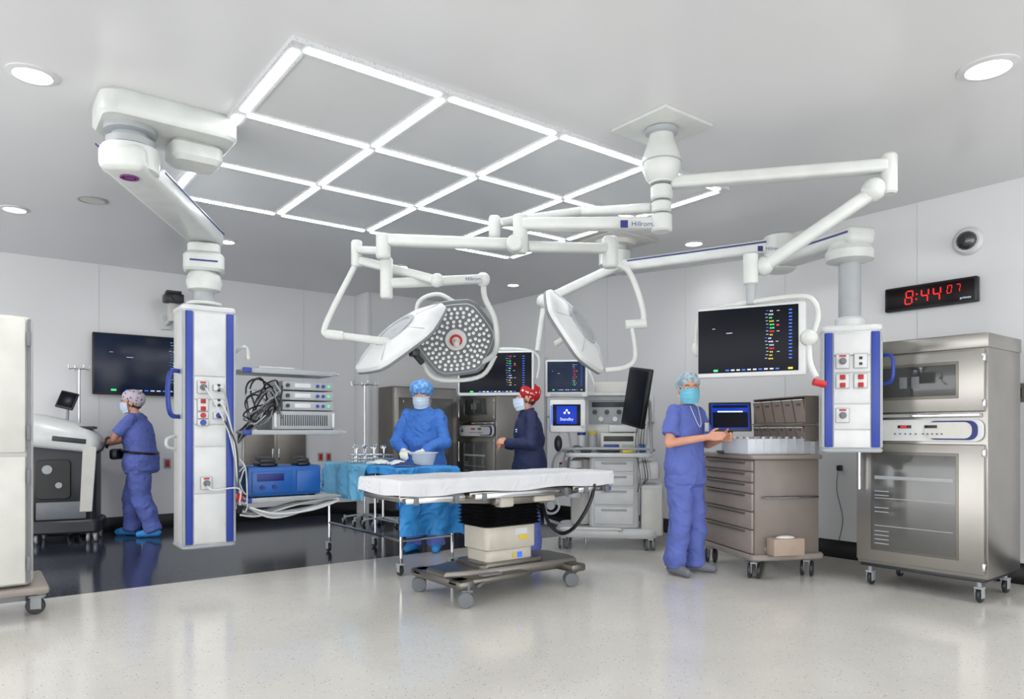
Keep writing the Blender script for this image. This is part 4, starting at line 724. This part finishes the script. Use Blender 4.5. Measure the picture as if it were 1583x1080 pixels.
    for i in (0,1):
        td=toes[i]; b=V((an[i].x,an[i].y,.045)); C=MB().cap(b-td*.035,.042,b+td*.09,.043).cap(b+td*.09,.043,b+td*.15+V((0,0,-.008)),.034).cyl(b,b+V((0,0,.06)),.045,.05)
        for q,p in enumerate(C.v): C.v[q]=V((p.x,p.y,max(p.z,.003)))
        ob('shoe',bake(C,.009,2,.004 if shoe is SHC else 0),shoe,t,ang=180)
    if gloves:
        for i,s in enumerate((-1,1)):
            C=MB(); dd=V(hn[i][0]).normalized(); hand(C,wr[i],dd,hn[i][1],-s,curl,.003); C.cap(wr[i]-dd*.06,.042,wr[i],.033)
            ob('glove',bake(C,.0065,2),GLOVE,t,ang=180)
    return t
p=flr(G(1058,886)); t=person('person in blue scrubs and light blue mask standing beside the taupe drawer cart',p,2,.985,-.02,
 [(-.23,-.02,1.07),(.23,-.06,1.06)],[(-.07,-.27,1.12),(.08,-.31,1.11)],[((.25,-1,.15),(1,.2,-.2)),((-.2,-1,.1),(-1,.1,.1))],
 [(-.09,-.03,.46),(.10,-.02,.46)],[(-.10,.03,.08),(.13,.0,.08)],-42,3,'scrub',SCRUB,SCRUB,SHO,CAPG,MKT,toe=(-10,25))
ob('necklace_lanyard',MB().tube([(-.05,-.09,1.37),(-.03,-.135,1.25),(.0,-.148,1.2),(.03,-.135,1.25),(.05,-.09,1.37)],.003,n=5),WH,t)
ob('id_badge',MB().box((.09,-.150,1.2),(.05,.006,.07),.002),WH,t)
p=flr(G(655,851)); person('gowned person in blue cap working over the draped instrument table',p,-50,.985,-.08,
 [(-.25,-.10,1.06),(.25,-.10,1.06)],[(-.09,-.31,.98),(.11,-.31,.98)],[((.35,-.9,-.2),(.3,-.2,-1)),((-.35,-.9,-.2),(-.3,-.2,-1))],
 [(-.09,-.02,.46),(.09,-.02,.46)],[(-.10,.02,.08),(.12,.02,.08)],10,12,'gown',GOWN,SCRUB,SHC,CAPB,MKW,gloves=1,toe=(-10,15),bouf=1.15)
p=flr(G(818,855)); t=person('person in navy jacket and red floral cap with hands together',p,-118,.97,-.03,
 [(-.22,.0,1.06),(.22,-.02,1.06)],[(-.07,-.22,1.05),(.07,-.23,1.08)],[((.5,-.9,.1),(.6,.0,-.4)),((-.5,-.9,.15),(-.6,0,-.4))],
 [(-.09,-.02,.46),(.09,-.02,.46)],[(-.09,.03,.08),(.10,.02,.08)],0,10,'jacket',NAVY,SCRUB,SHC,CAPR,MKW,curl=.6,bouf=1.14)
ob('collar',MB().tube([(.06,.03,1.40),(.075,-.03,1.385),(.03,-.085,1.35),(0,-.10,1.32),(-.03,-.085,1.35),(-.075,-.03,1.385),(-.06,.03,1.40)],.012),NAVY,t); ob('chest_lettering',MB().box((.09,-.146,1.2),(.06,.004,.012),0).box((.09,-.146,1.18),(.045,.004,.008),0),RL,t)
p=flr(G(218,828)); t=person('person in blue scrubs with black waist pouch pushing the wheeled console',p,-120,.97,-.12,
 [(-.2,-.20,1.10),(.21,-.22,1.09)],[(-.14,-.44,1.03),(.14,-.46,1.03)],[((0,-1,-.1),(0,-.2,-1)),((0,-1,-.1),(0,-.2,-1))],
 [(-.09,-.12,.47),(.09,.02,.46)],[(-.09,-.14,.08),(.10,.17,.09)],8,8,'scrub',SCRUB,SCRUB,SHC,CAPP,MKW,curl=.5,toe=(-5,12),bouf=1.06,fat=1.2)
ob('waist_belt',MB().tube([(.225*math.cos(a),.178*math.sin(a)-.01,.95-.02*math.sin(a)) for a in [2*PI*j/16 for j in range(16)]],.014,closed=True),BK,t); ob('waist_pouch',MB().box((.1,-.22,.93),(.22,.09,.12),.03),BK,t)
# ---------------------------------------------------------------- light, world, camera
w=bpy.data.worlds.new('w'); S.world=w; w.use_nodes=True; bg=w.node_tree.nodes['Background']; bg.inputs[0].default_value=(.98,.985,1,1); bg.inputs[1].default_value=3.3
for (px,py,r,_),e in zip(DL[:4],(50,60,50,12)):
    c=CP(px,py); l=bpy.data.lights.new('spot','SPOT'); l.energy=e; l.spot_size=2.4; l.spot_blend=1; l.shadow_soft_size=.1; o=bpy.data.objects.new('spot_lamp',l); COL.objects.link(o); o.location=c-V((0,0,.06))
cam=bpy.data.cameras.new('camera'); co=bpy.data.objects.new('camera',cam); COL.objects.link(co); co.location=(0,0,h); co.rotation_euler=(PI/2,0,A0)
cam.sensor_width=36; cam.lens=36*f/1583; cam.shift_y=(yh-540)/1583; cam.clip_start=.05; S.camera=co
